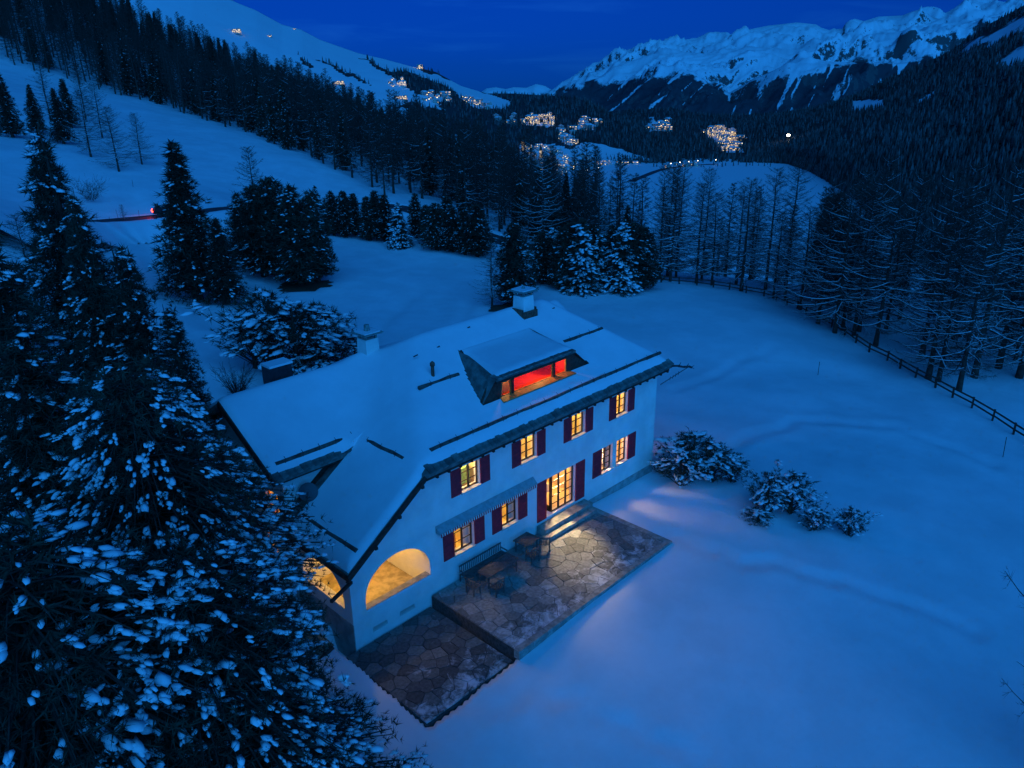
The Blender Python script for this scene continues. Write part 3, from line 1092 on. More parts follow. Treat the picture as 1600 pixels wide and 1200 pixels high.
def z_hip(x):
    return EZ + .69 * (x - 4.07)


def z_main(x, y):
    return np.minimum.reduce([z_front(y), 10.5 - SF * (y - 6.1), 10.5 - .81 * (x - 19.6), z_hip(x)])


def z_wing(x, y):
    return np.minimum(6.5 + .58 * (y - 4.25), 9.11 - .58 * (y - 8.8)) + 0 * x


TH = .20
roof = MB()


def slab(pts, th=TH):
    roof.prism([(p[0], p[1], p[2] - .03 - th) for p in pts], (0, 0, th))


RL, RR_ = 9.577, 19.6
slab([(24.3, -.7, EZ), (24.3, 12.9, EZ), (RR_, 6.1, 10.5)])
slab([(24.3, 12.9, EZ), (8.5, 12.9, EZ), (RL, 6.1, 10.5), (RR_, 6.1, 10.5)])
slab([(-.4, -.7, z_hip(-.4)), (4.07, -.7, EZ), (RL, 6.1, 10.5), (7.563, 8.8, 9.11), (3.78, 4.25, 6.5), (-.4, 4.25, z_hip(-.4))])
slab([(-.8, 4.25, 6.5), (3.78, 4.25, 6.5), (7.563, 8.8, 9.11), (-.8, 8.8, 9.11)])
slab([(-.8, 8.8, 9.11), (7.563, 8.8, 9.11), (9.0, 12.9, 6.73), (-.8, 12.9, 6.73)])
ro = roof.build('roof', M['slate'], house)
wall_panel('roof_slope', [(4.07, -.7), (24.3, -.7), (RR_, 6.1), (RL, 6.1)], [[(9.75, 1.28), (18.0, 1.28), (16.3, 4.25), (11.1, 4.25)]], lambda u, v, d: (u, v, z_front(v) - .03 - d), TH, M['slate'], ro)
# timber under the eaves: fascia, soffit and rafter tails
MB().box(4.2, 24.15, -.60, -.50, EZ - .42, EZ - .16).build('fascia', M['dark_wood'], ro)
MB().box(4.2, 24.1, -.50, -.01, EZ - .20, EZ - .17).build('soffit', M['brown_wood'], ro)
rt_mesh = MB().box(-.05, .05, -.62, -.02, -.09, .05).mesh('rafter_tail', M['dark_wood'])
for k in range(27):
    link('rafter_tail', rt_mesh, ro, loc=(4.9 + k * .735, 0, EZ - .42))
# verge of the catslide, long dark barge boards
for dy, h, dz in ((-.72, .26, -.16), (-.60, .20, -.36), (-.50, .14, -.52)):
    MB().beam((-.42, dy, z_hip(-.42) + dz), (4.1, dy, z_hip(4.1) + dz), .07, h).build('barge_board', M['dark_wood'], ro)
MB().box(-.46, -.36, -.74, 4.2, z_hip(-.4) - .36, z_hip(-.4) - .10).build('fascia', M['brown_wood'], ro)
MB().beam((-.15, -.45, 3.0), (-1.55, -1.0, 3.02), .13, .13).build('purlin_end', M['dark_wood'], ro)
for x_ in (1.2, 2.6, 4.0):
    MB().box(x_ - .07, x_ + .07, -.62, 0, z_hip(x_) - .66, z_hip(x_) - .52).build('rafter_tail', M['dark_wood'], ro)
# eave and verge of the rear wing
MB().box(-.75, 3.75, 4.32, 4.42, 6.16, 6.36).build('fascia', M['dark_wood'], ro)
MB().beam((-.05, 4.60, z_hip(0) + .02), (3.95, 4.60, z_hip(3.95) + .10), .62, .10).build('flashing', M['slate'], ro)
MB().beam((-.05, 4.86, z_hip(0) + .20), (3.75, 4.86, z_hip(3.75) + .24), .05, .34).build('flashing', M['dark_wood'], ro)
MB().beam((-.78, 4.2, 6.40), (-.78, 8.8, 9.05), .08, .34).build('barge_board', M['dark_wood'], ro)

# slates showing along the eaves, one by one
sl_meshes = []
rnd = random.Random(4)
for k in range(5):
    w = .30 + .05 * k
    m = MB()
    j = [rnd.uniform(-.04, .04) for _ in range(4)]
    m.prism([(-w / 2, -.06 + j[0], 0), (w / 2, -.06 + j[1], 0), (w / 2, .42, .24), (-w / 2, .42, .24)], (0, -.01, .045 + .01 * (k % 3)))
    sl_meshes.append(m.mesh('slate', M['slate']))


def slate_row(a, b, down, name='slate', n=None, lift=.0):
    """slates from a to b along an eave, 'down' the horizontal outward direction"""
    a, b, dn = Vector(a), Vector(b), Vector(down)
    d = (b - a)
    ln = d.length
    rot = math.atan2(-dn.x, dn.y) + PI
    x = 0
    while x < ln - .1:
        k = rnd.randrange(5)
        w = .30 + .05 * k
        p = a + d * ((x + w / 2) / ln)
        o = link('slate', sl_meshes[k], ro, loc=p + Vector((0, 0, lift + rnd.uniform(-.012, .02))), rot=(rnd.uniform(-.03, .03), rnd.uniform(-.04, .04), rot + rnd.uniform(-.05, .05)))
        x += w * .96


slate_row((4.3, -.74, EZ - .02), (24.35, -.74, EZ - .02), (0, -1, 0))
slate_row((-.75, 4.2, 6.49), (3.7, 4.2, 6.49), (0, -1, 0))


# snow lying on the roof, a soft-edged sheet
def soft_min(a, b, k):
    h = np.clip(.5 + .5 * (b - a) / k, 0, 1)
    return b * (1 - h) + a * h - k * h * (1 - h)


def snow_sheet(name, xs, ys, fn, edge, depth, parent, hole=None, mat='roof_snow'):
    X, Y = np.meshgrid(xs, ys)
    B = fn(X, Y)
    e = edge(X, Y)
    wv = fbm(X * .7, Y * .7, 3) * .10 + fbm(X * 3, Y * 3, 2) * .02
    T = B + depth * np.sqrt(np.clip(e / .35, 0.0, 1)) * (1 + wv * 2) + .02
    nr, nc = X.shape
    n = nr * nc
    V = np.r_[np.c_[X.ravel(), Y.ravel(), T.ravel()], np.c_[X.ravel(), Y.ravel(), B.ravel() - .01], np.c_[X.ravel(), Y.ravel(), T.ravel()]]
    i0 = (np.arange(nr - 1)[:, None] * nc + np.arange(nc - 1)[None]).ravel()
    top = np.c_[i0, i0 + 1, i0 + nc + 1, i0 + nc]
    keep = np.ones(len(top), bool)
    if hole is not None:
        cx = (X.ravel()[top].mean(1))
        cy = (Y.ravel()[top].mean(1))
        keep = ~hole(cx, cy)
    top = top[keep]
    F = [top]
    # skirts on the outer rim
    def rim(idx):
        idx = np.array(idx)
        return np.c_[idx[:-1] + 2 * n, idx[1:] + 2 * n, idx[1:] + n, idx[:-1] + n]
    F += [rim(np.arange(nc))[:, ::-1], rim(np.arange(nc) + (nr - 1) * nc), rim(np.arange(nr) * nc), rim(np.arange(nr) * nc + nc - 1)[:, ::-1]]
    return link(name, mesh_np(name, V, np.concatenate(F), [M[mat]], smooth=True), parent)


def dorm_hole(x, y):
    xl = np.interp(y, [1.0, 1.2, 2.7, 4.45], [9.5, 9.5, 10.0, 10.95])
    xr = np.interp(y, [1.0, 1.2, 4.45], [18.2, 18.1, 16.4])
    return (y > 1.05) & (y < 4.35) & (x > xl) & (x < xr)


def nz_edge(x, y):
    return fbm(x * 1.6, y * 1.6, 3) * .35


NG = .12
xa = np.arange(-.36, 24.22, NG)
ya = np.concatenate([np.arange(-.62, 4.25, NG), [4.25]])


def f_main(X, Y):
    a = soft_min(soft_min(z_front(Y), z_hip(X), .6), soft_min(10.5 - SF * (Y - 6.1), 10.5 - .81 * (X - 19.6), .3), .3)
    return a


def e_main(X, Y):
    e1 = np.where(X > 4.0, Y + .47, Y + .62)
    return np.clip(np.minimum.reduce([e1 + nz_edge(X, Y) * .35, X + .36, 24.2 - X]), 0, 1)


yb = np.concatenate([[4.25], np.arange(4.37, 12.8, NG * 1.5)])


def f_back(X, Y):
    m_ = f_main(X, Y)
    w_ = soft_min(6.5 + .58 * (Y - 4.25), 9.11 - .58 * (Y - 8.8), .3)
    return -soft_min(-m_, -w_, 1.1)


def f_fore(X, Y):
    m_ = f_main(X, Y)
    return m_ + (f_back(X, Y) - m_) * smooth01((X - 3.5) / .9)


snow_sheet('snow_cover', xa, ya, f_fore, e_main, .26, ro, dorm_hole)
xb = np.arange(-.76, 24.22, NG)
snow_sheet('snow_cover', xb, yb, f_back, lambda X, Y: np.clip(np.minimum.reduce([Y - 4.40 + nz_edge(X, Y) * .3 + 1.2 * smooth01((X - 3.2) / .9), X + .76, 24.2 - X, 12.8 - Y]), 0, 1), .26, ro, lambda x, y: (y > 4.2) & (y < 4.36) & (x > 10.9) & (x < 16.4))

# logs held by iron hooks that keep the snow back
hook = MB()
hook.bar((0, .10, -.10), (0, -.13, -.06), .014, sides=4).bar((0, -.13, -.06), (0, -.13, .16), .014, sides=4).bar((0, -.13, .16), (0, -.02, .24), .014, sides=4)
hook_me = hook.mesh('hook', M['metal'])


def snow_guard(a, b, nh, rot, r=.105):
    a, b = Vector(a), Vector(b)
    m = MB()
    k = max(4, int((b - a).length / 1.2))
    pts = [a.lerp(b, i / k) + Vector((rnd.uniform(-.02, .02), rnd.uniform(-.02, .02), rnd.uniform(-.02, .02))) for i in range(k + 1)]
    for p, q in zip(pts, pts[1:]):
        m.bar(p, q, r * rnd.uniform(.92, 1.08), r * rnd.uniform(.92, 1.08), 8)
    o = m.build('snow_guard', M['slate_log'], house, smooth=False)
    for i in range(nh):
        link('hook', hook_me, o, loc=a.lerp(b, (i + .5) / nh) + Vector((0, 0, .02)), rot=(0, 0, rot + rnd.uniform(-.1, .1)))
    return o


M['slate_log'] = material('slate_log', (0.075, 0.085, 0.075), .85, .4, 3, .3, 10)
snow_guard((5.05, .05, z_front(.05) + .24), (24.0, .05, z_front(.05) + .24), 18, 0)
snow_guard((17.9, 2.86, z_front(2.86) + .24), (21.6, 2.86, z_front(2.86) + .24), 4, 0)
snow_guard((7.05, 3.12, z_front(3.12) + .24), (9.7, 3.12, z_front(3.12) + .24), 2, 0)
snow_guard((-.3, 4.75, 6.5 + .58 * .5 + .22), (4.3, 4.75, 6.5 + .58 * .5 + .22), 5, 0)
snow_guard((4.15, 4.15, z_hip(4.15) + .22), (4.15, .9, z_hip(4.15) + .22), 3, -PI / 2)
snow_guard((.32, 3.95, z_hip(.32) + .22), (.32, -.4, z_hip(.32) + .22), 3, -PI / 2)

# wrought iron spout at the far eave corner
sp = MB()
pts = [(24.2, -.75, 6.62), (24.5, -1.0, 6.60), (24.75, -1.25, 6.52), (25.0, -1.5, 6.55), (25.12, -1.62, 6.47)]
for p, q in zip(pts, pts[1:]):
    sp.bar(p, q, .075, .06, 7)
for k, (p, h) in enumerate((((24.55, -1.05, 6.62), .22), ((24.9, -1.4, 6.56), .18))):
    sp.bar(p, (p[0] + .1, p[1] - .05, p[2] + h), .035, .012, 5)
sp.bar((25.08, -1.6, 6.5), (25.22, -1.72, 6.62), .03, .01, 5).bar((25.08, -1.6, 6.5), (25.2, -1.75, 6.40), .03, .01, 5)
sp.build('water_spout', M['metal'], ro)
br = MB().bar((24.95, -1.45, 6.5), (23.75, -.25, 5.35), .025, sides=5)
for t in (.35, .45, .55, .65):
    p = Vector((24.95, -1.45, 6.5)).lerp(Vector((23.75, -.25, 5.35)), t)
    br.bar(p + Vector((0, 0, -.12)), p + Vector((.05, 0, .12)), .02, sides=4)
br.build('spout_brace', M['metal'], ro)

# ---- dormer
dm = MB()
FT, FB = .80, 1.16           # front face at top and base
TLx, TRx, BLx, BRx = 10.15, 16.30, 9.36, 18.30
TZ, BZ = 9.14, 7.84
WL, WR, WB, WT = 10.88, 16.15, 7.94, 8.82


def fy(z):
    return FB + (FT + .30 - FB) * (z - BZ) / (TZ - BZ)


def fr(x, z):
    return (x, fy(z), z)


front = [(BLx, BZ), (BRx, BZ), (TRx, TZ), (TLx, TZ)]
do = wall_panel('dormer', front, [rect(WL, WR, WB, WT)], lambda u, v, d: (u, fy(v) + d, v), .16, M['brown_wood'], house)
# cheeks swept back into the roof
for side in (0, 1):
    if side == 0:
        crv = [(BLx, 1.12, z_front(1.12) + .05), (9.62, 1.9, z_front(1.9) + .12), (9.85, 2.5, z_front(2.5) + .14), (10.2, 3.2, z_front(3.2) + .18), (10.55, 3.9, z_front(3.9) + .22), (10.95, 4.6, z_front(4.6) + .22)]
        x_top = TLx
    else:
        crv = [(BRx, 1.12, z_front(1.12) + .05), (17.7, 2.0, z_front(2.0) + .1), (17.0, 3.2, z_front(3.2) + .15), (16.5, 4.6, z_front(4.6) + .2)]
        x_top = TRx
    m = MB()
    k = len(crv)
    top = [(x_top, FT - .05, TZ + .14)] + [((x_top + (crv[-1][0] - x_top) * i / (k - 1)), FT + (4.6 - FT) * i / (k - 1), TZ + .14 + (crv[-1][2] - TZ - .14) * i / (k - 1)) for i in range(1, k)]
    for i in range(k - 1):
        m.quad(crv[i], crv[i + 1], top[i + 1], top[i])
    m.build('cheek', M['slate'], do)
# eave slab and snow on the dormer roof
MB().prism([(TLx - .05, FT - .12, TZ + .02), (TRx + .10, FT - .12, TZ + .02), (16.55, 4.6, 9.58), (10.9, 4.6, 9.58)], (0, 0, .12)).build('dormer_roof', M['slate'], do)
MB().box(TLx, TRx + .05, FT - .10, FT + .02, TZ - .12, TZ + .02).build('fascia', M['dark_wood'], do)
for k in range(16):
    x = TLx + .1 + k * .39
    link('slate', sl_meshes[k % 5], do, loc=(x, FT - .16, TZ + .145), rot=(-.38, rnd.uniform(-.03, .03), rnd.uniform(-.04, .04)))
DX = np.linspace(10.2, 16.7, 60)
DY = np.linspace(FT - .02, 4.75, 36)


def f_dorm(X, Y):
    t = (Y - FT) / (4.6 - FT)
    return TZ + .15 + .18 * t + .12 * t * t


def e_dorm(X, Y):
    t = (Y - FT) / (4.6 - FT)
    xl = TLx + .05 + (10.9 - TLx) * t
    xr = TRx + .1 + .2 * t
    return np.clip(np.minimum.reduce([np.minimum(X - xl, xr - X), Y - FT + .02]), 0, 1)


def dm_xy():
    T, S = np.meshgrid(np.linspace(0, 1, 60), np.linspace(0, 1, 40))
    Y = FT - .03 + (5.3 - FT) * S
    xl = TLx + .06 + (11.3 - TLx) * S
    xr = TRx + .06 + (16.9 - TRx) * S
    X = xl + (xr - xl) * T
    e = np.minimum.reduce([(X - xl), (xr - X), (Y - FT + .03)])
    Z = f_dorm(X, Y) + .20 * np.sqrt(np.clip(e / .4, 0, 1)) + fbm(X, Y, 3) * .05
    lim = z_front(Y) + .24
    Z = -soft_min(-Z, -lim, .25)
    Z = np.where(S > .82, lim - .02 - .1 * (S - .82), Z)
    nr, nc = X.shape
    i0 = (np.arange(nr - 1)[:, None] * nc + np.arange(nc - 1)[None]).ravel()
    return np.c_[X.ravel(), Y.ravel(), Z.ravel()], np.c_[i0, i0 + 1, i0 + nc + 1, i0 + nc]


vv, ff = dm_xy()
link('snow_cover', mesh_np('snow_cover', vv, ff, [M['roof_snow']], smooth=True), do)
# dormer glazing: three lights in orange timber
for a, b in ((WL, 11.66), (11.80, 14.98), (15.12, WR)):
    m = MB()
    t = .07
    y_ = fy(8.4) + .02
    m.box(a, a + t, y_, y_ + .08, WB, WT).box(b - t, b, y_, y_ + .08, WB, WT).box(a + t, b - t, y_, y_ + .08, WB, WB + t).box(a + t, b - t, y_, y_ + .08, WT - t, WT)
    o = m.build('window', M['orange_wood'], do)
    MB().quad((a, y_ + .04, WB), (b, y_ + .04, WB), (b, y_ + .04, WT), (a, y_ + .04, WT)).build('pane', M['glass'], o)
for x in (11.73, 15.05):
    MB().box(x - .06, x + .06, fy(8.4) - .05, fy(8.4) + .1, WB, WT).build('post', M['dark_wood'], do)
MB().prism([(WL - .25, FB - .46, WB - .09), (WR + .35, FB - .46, WB - .09), (WR + .2, FB + .02, WB - .0), (WL - .1, FB + .02, WB - .0)], (0, 0, .06)).build('sill', M['orange_wood'], do)
m = MB().box(WL - .3, WR + .3, 1.42, 4.2, 7.6, 9.30)
rr = m.build('room', M['red'], do)
bm = bmesh.new()
bm.from_mesh(rr.data)
bmesh.ops.delete(bm, geom=[f for f in bm.faces if f.normal.y < -.9], context='FACES')
bm.to_mesh(rr.data)
bm.free()
MB().box(WL - .2, 12.45, 1.9, 1.96, 7.7, 9.2).build('panel', M['ochre'], do)
MB().bar((15.3, 2.2, 8.45), (15.3, 2.2, 8.85), .24, .16, 12).build('lamp_shade', M['ochre'], do)
for x in (12.2, 14.9):
    lamp('room_light', (x, 1.9, 8.85), 110, (1.0, .50, .14), .12, house)


# ---- chimneys
def chimney(x, y, zb, zt, w, d, cap_kind):
    o = MB()
    tw = .86
    o.prism([(x - w / 2, y - d / 2, zb), (x + w / 2, y - d / 2, zb), (x + w / 2, y + d / 2, zb), (x - w / 2, y + d / 2, zb)], (0, 0, zt - zb))
    n = 4
    vs2 = []
    for (vx, vy, vz) in o.v:
        if vz > zt - .01:
            vx = x + (vx - x) * tw
            vy = y + (vy - y) * tw
        vs2.append((vx, vy, vz))
    o.v = vs2
    c = o.build('chimney', M['plaster'], house)
    f = MB()
    f.box(x - w / 2 - .10, x + w / 2 + .10, y - d / 2 - .14, y - d / 2 - .02, zb - .1, zb + .62)
    f.box(x - w / 2 - .12, x - w / 2 - .02, y - d / 2 - .02, y + d / 2 + .1, zb, zb + .75)
    f.box(x + w / 2 + .02, x + w / 2 + .12, y - d / 2 - .02, y + d / 2 + .1, zb, zb + .75)
    f.build('flashing', M['copper'], c)
    p = MB()
    for i in (-1, 1):
        for j in (-1, 1):
            p.box(x + i * w * .33 - .06, x + i * w * .33 + .06, y + j * d * .33 - .06, y + j * d * .33 + .06, zt, zt + .28)
    p.box(x - .12, x + .12, y - .12, y + .12, zt, zt + .2)
    p.build('cap_post', M['stone_cap'], c)
    k = MB()
    k.prism([(x - w * .68, y - d * .68, zt + .28), (x + w * .68, y - d * .68, zt + .28), (x + w * .68, y + d * .68, zt + .28), (x - w * .68, y + d * .68, zt + .28)], (0, 0, .07))
    k.build('cap', M['stone_cap'], c)
    s = MB()
    if cap_kind == 0:
        s.bar((x, y, zt + .35), (x, y, zt + .62), .16, .03, 8)
        s.build('finial', M['stone_cap'], c)
    else:
        s.bar((x, y, zt + .35), (x, y, zt + .75), .17, .15, 8)
        s.build('pot', M['stone_cap'], c)
    u = MB()
    u.prism([(x - w * .55, y - d * .55, zt + .345), (x + w * .55, y - d * .55, zt + .345), (x + w * .5, y + d * .55, zt + .345), (x - w * .55, y + d * .5, zt + .345)], (0, 0, .07))
    u.build('snow_cap', M['roof_snow'], c)
    return c


chimney(17.35, 5.6, 9.95, 11.45, 1.0, .95, 0)
chimney(8.0, 8.6, 8.6, 10.35, .95, .95, 1)
ch = MB().box(2.5, 3.8, 9.6, 10.4, 7.8, 9.75).build('chimney', M['metal'], house)
MB().box(2.5, 3.85, 9.55, 10.45, 9.75, 9.87).build('snow_cap', M['roof_snow'], ch)
vp = MB().bar((8.3, 3.5, 8.7), (8.3, 3.5, 9.85), .09, .09, 10).bar((8.3, 3.5, 9.85), (8.3, 3.5, 10.0), .13, .13, 10).bar((8.3, 3.5, 10.0), (8.3, 3.5, 10.1), .13, .03, 10).build('vent_pipe', M['copper'], house)
# little hooks poking through the snow
for x, y in ((9.8, 5.0), (19.4, 5.2), (12.6, 5.6), (8.2, 4.9)):
    MB().beam((x, y, z_front(y) + .2), (x + .22, y - .12, z_front(y) + .30), .05, .05).build('roof_hook', M['metal'], house)

# satellite dish on the white wing wall
bm = bmesh.new()
bmesh.ops.create_cone(bm, cap_ends=False, segments=24, radius1=.46, radius2=.18, depth=.08)
bmesh.ops.create_circle(bm, cap_ends=True, segments=24, radius=.18)
for v in bm.verts:
    if abs(v.co.z) < 1e-5 and v.co.length < .2:
        v.co.z = .04
me = bpy.data.meshes.new('satellite_dish')
bm.to_mesh(me)
bm.free()
me.materials.append(M['dish'])
dish = link('satellite_dish', me, None, 'dark round satellite dish fixed to the white upper wall above the arcade roof', 'satellite dish', loc=(.92, 4.28, 5.24), rot=(math.radians(62), 0, math.radians(-38)))
MB().bar((0, 0, .04), (0, -.25, .5), .018, sides=5).bar((0, -.25, .5), (0, -.2, .58), .05, sides=6).build('feed_arm', M['metal'], dish)
MB().bar((0, 0, 0), (.2, .2, -.45), .03, sides=6).build('bracket', M['metal'], dish)

# awning box with striped valance
aw = MB().prism([(5.05, -.02, 3.28), (5.05, -.34, 2.98), (5.05, -.34, 2.90), (5.05, -.02, 2.90)], (7.0, 0, 0)).build('awning', material('awning', (0.33, 0.36, 0.36), .7, .1, 4), house)
for k in range(46):
    x = 5.1 + k * .15
    MB().quad((x, -.352, 2.93), (x + .075, -.352, 2.93), (x + .075, -.36, 2.74 + .03 * (k % 2)), (x, -.36, 2.74)).build('valance_strip', M['shutter'], aw)
for k in range(46):
    x = 5.175 + k * .15
    MB().quad((x, -.352, 2.93), (x + .075, -.352, 2.93), (x + .075, -.36, 2.77), (x, -.36, 2.77)).build('valance_strip', M['linen'], aw)

# ------------------------------------------------------------------ terraces of broken flagstones
def clip_half(poly, px, py, nx, ny):
    out = []
    k = len(poly)
    for i in range(k):
        a, b = poly[i], poly[(i + 1) % k]
        da = (a[0] - px) * nx + (a[1] - py) * ny
        db = (b[0] - px) * nx + (b[1] - py) * ny
        if da <= 0:
            out.append(a)
        if (da < 0 < db) or (db < 0 < da):
            t = da / (da - db)
            out.append((a[0] + (b[0] - a[0]) * t, a[1] + (b[1] - a[1]) * t))
    return out


def flagstones(x0, x1, y0, y1, z, spacing, seed, parent):
    rg = random.Random(seed)
    pts = []
    tries = 0
    while tries < 4000:
        tries += 1
        p = (rg.uniform(x0, x1), rg.uniform(y0, y1))
        dmin = spacing * rg.uniform(.62, 1.0)
        if all((p[0] - q[0]) ** 2 + (p[1] - q[1]) ** 2 > dmin * dmin for q in pts):
            pts.append(p)
    for i, p in enumerate(pts):
        poly = [(x0, y0), (x1, y0), (x1, y1), (x0, y1)]
        near = sorted(((p[0] - q[0]) ** 2 + (p[1] - q[1]) ** 2, q) for q in pts if q != p)[:14]
        for d2, q in near:
            d = math.sqrt(d2)
            nx, ny = (q[0] - p[0]) / d, (q[1] - p[1]) / d
            g_ = .017
            poly = clip_half(poly, (p[0] + q[0]) / 2 - nx * g_, (p[1] + q[1]) / 2 - ny * g_, nx, ny)
            if len(poly) < 3:
                break
        if len(poly) < 3:
            continue
        # drop very short edges
        pl = [v for k, v in enumerate(poly) if math.dist(v, poly[k - 1]) > .03]
        if len(pl) < 3:
            continue
        h = rg.uniform(-.008, .010)
        tx, ty = rg.uniform(-.008, .008), rg.uniform(-.008, .008)
        top = [(v[0] + rg.uniform(-.012, .012), v[1] + rg.uniform(-.012, .012), z + h + (v[0] - p[0]) * tx + (v[1] - p[1]) * ty) for v in pl]
        m = MB()
        m.prism([(a, b, c - .07) for a, b, c in top], (0, 0, .07))
        m.build('flagstone', M['flag'], parent)


# stones carry their own lime bloom and old trodden frost
def frosted(name, base, frost_hi):
    m = bpy.data.materials.new(name)
    m.use_nodes = True
    nt = m.node_tree
    b = nt.nodes['Principled BSDF']
    b.inputs['Roughness'].default_value = .85
    b.inputs['Specular IOR Level'].default_value = .25
    ge = nt.nodes.new('ShaderNodeNewGeometry')
    oi = nt.nodes.new('ShaderNodeObjectInfo')
    n1 = nt.nodes.new('ShaderNodeTexNoise')
    n1.inputs['Scale'].default_value = 1.1
    n1.inputs['Detail'].default_value = 9
    n1.inputs['Roughness'].default_value = .72
    n1.inputs['Distortion'].default_value = .6
    nt.links.new(ge.outputs['Position'], n1.inputs['Vector'])
    # frost lies thicker towards the open garden side
    sx = nt.nodes.new('ShaderNodeSeparateXYZ')
    nt.links.new(ge.outputs['Position'], sx.inputs[0])
    mr = nt.nodes.new('ShaderNodeMapRange')
    mr.inputs[1].default_value = -2.6
    mr.inputs[2].default_value = -5.6
    mr.inputs[3].default_value = -.06
    mr.inputs[4].default_value = frost_hi
    nt.links.new(sx.outputs['Y'], mr.inputs[0])
    ad = nt.nodes.new('ShaderNodeMath')
    ad.operation = 'ADD'
    nt.links.new(n1.outputs['Fac'], ad.inputs[0])
    nt.links.new(mr.outputs[0], ad.inputs[1])
    rp = nt.nodes.new('ShaderNodeValToRGB')
    rp.color_ramp.elements[0].position = .58
    rp.color_ramp.elements[1].position = .72
    nt.links.new(ad.outputs[0], rp.inputs[0])
    v1 = nt.nodes.new('ShaderNodeMapRange')
    v1.inputs[3].default_value = .62
    v1.inputs[4].default_value = 1.35
    nt.links.new(oi.outputs['Random'], v1.inputs[0])
    n2 = nt.nodes.new('ShaderNodeTexNoise')
    n2.inputs['Scale'].default_value = 7
    n2.inputs['Detail'].default_value = 6
    nt.links.new(ge.outputs['Position'], n2.inputs['Vector'])
    r2 = nt.nodes.new('ShaderNodeValToRGB')
    r2.color_ramp.elements[0].position = .35
    r2.color_ramp.elements[1].position = .65
    r2.color_ramp.elements[0].color = (*[c * .75 for c in base], 1)
    r2.color_ramp.elements[1].color = (*[c * 1.2 for c in base], 1)
    nt.links.new(n2.outputs['Fac'], r2.inputs[0])
    mu = nt.nodes.new('ShaderNodeMix')
    mu.data_type = 'RGBA'
    mu.blend_type = 'MULTIPLY'
    mu.inputs[0].default_value = 1
    nt.links.new(r2.outputs[0], mu.inputs[6])
    nt.links.new(v1.outputs[0], mu.inputs[7])
    mx = nt.nodes.new('ShaderNodeMix')
    mx.data_type = 'RGBA'
    nt.links.new(rp.outputs[0], mx.inputs[0])
    nt.links.new(mu.outputs[2], mx.inputs[6])
    mx.inputs[7].default_value = (.62, .64, .66, 1)
    nt.links.new(mx.outputs[2], b.inputs['Base Color'])
    bp = nt.nodes.new('ShaderNodeBump')
    bp.inputs['Strength'].default_value = .4
    bp.inputs['Distance'].default_value = .03
    nt.links.new(n2.outputs['Fac'], bp.inputs['Height'])
    nt.links.new(bp.outputs[0], b.inputs['Normal'])
    return m


M['flag'] = frosted('flag', (.22, .225, .21), .12)
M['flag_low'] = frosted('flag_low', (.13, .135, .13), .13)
ter = empty('terrace', 'upper terrace of broken flagstones in front of the garden door', 'terrace')
MB().box(4.52, 16.72, -6.06, -.08, -1.6, -.465).build('bed', M['mortar'], ter)
flagstones(4.55, 16.35, -5.75, -.10, -.40, .78, 3, ter)
# border of dressed kerb stones
for i in range(13):
    x0_ = 4.50 + i * .945
    MB().box(x0_, x0_ + .925, -6.10, -5.78, -.85, -.385 + .006 * (i % 3)).build('kerb_stone', M['kerb'], ter)
for i in range(6):
    y0_ = -5.77 + i * .945
    MB().box(16.38, 16.76, y0_, y0_ + .925, -.85, -.38 + .006 * (i % 2)).build('kerb_stone', M['kerb'], ter)
ter2 = empty('terrace', 'lower darker terrace of broken flagstones below the arcade', 'terrace')
MB().box(-.68, 4.45, -5.85, -.06, -1.7, -1.065).build('bed', M['mortar'], ter2)
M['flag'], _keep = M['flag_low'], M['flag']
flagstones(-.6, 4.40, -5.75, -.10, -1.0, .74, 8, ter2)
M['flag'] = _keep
# landing slab and step at the door
ls = empty('door_step', 'stone landing with one step in front of the open garden door', 'step')
MB().box(12.3, 16.5, -.72, -.06, -.398, .06).build('landing', M['kerb'], ls)
MB().box(12.0, 16.36, -1.15, -.725, -.398, -.17).build('tread', M['kerb'], ls)


# ---- garden furniture
def table(x, y, rz, L_, W_, H_, label):
    t = empty('garden_table', label, 'table', (x, y, -.39), rz, 'garden furniture on the terrace')
    n = 6
    for i in range(n):
        a = -W_ / 2 + W_ * i / n
        MB().box(-L_ / 2, L_ / 2, a + .006, a + W_ / n - .006, H_ - .035, H_).build('plank', M['garden_wood'], t)
    for i in (-1, 1):
        for j in (-1, 1):
            MB().box(i * (L_ / 2 - .14) - .035, i * (L_ / 2 - .14) + .035, j * (W_ / 2 - .1) - .035, j * (W_ / 2 - .1) + .035, 0, H_ - .037).build('leg', M['garden_wood'], t)
    return t


def bench(x, y, rz, L_, label, name='garden_bench', cat='bench'):
    t = empty(name, label, cat, (x, y, -.39), rz, 'garden furniture on the terrace')
    for i in range(4):
        MB().box(-L_ / 2, L_ / 2, -.22 + i * .115, -.22 + i * .115 + .09, .42, .45).build('seat_slat', M['garden_wood'], t)
    MB().box(-L_ / 2, L_ / 2, .235, .275, .84, .92).build('top_rail', M['garden_wood'], t)
    k = max(4, int(L_ / .13))
    for i in range(k):
        a = -L_ / 2 + .04 + (L_ - .08) * i / (k - 1)
        MB().box(a - .02, a + .02, .24, .262, .455, .838).build('back_slat', M['garden_wood'], t)
    for i in (-1, 1):
        MB().box(i * (L_ / 2 - .03) - .03, i * (L_ / 2 - .03) + .03, -.24, -.18, 0, .415).build('leg', M['garden_wood'], t)
        MB().box(i * (L_ / 2 - .03) - .03, i * (L_ / 2 - .03) + .03, .2, .26, 0, .415).build('leg', M['garden_wood'], t)
        MB().box(i * (L_ / 2 - .03) - .03, i * (L_ / 2 - .03) + .03, -.24, .23, .62, .655).build('arm', M['garden_wood'], t)
    return t


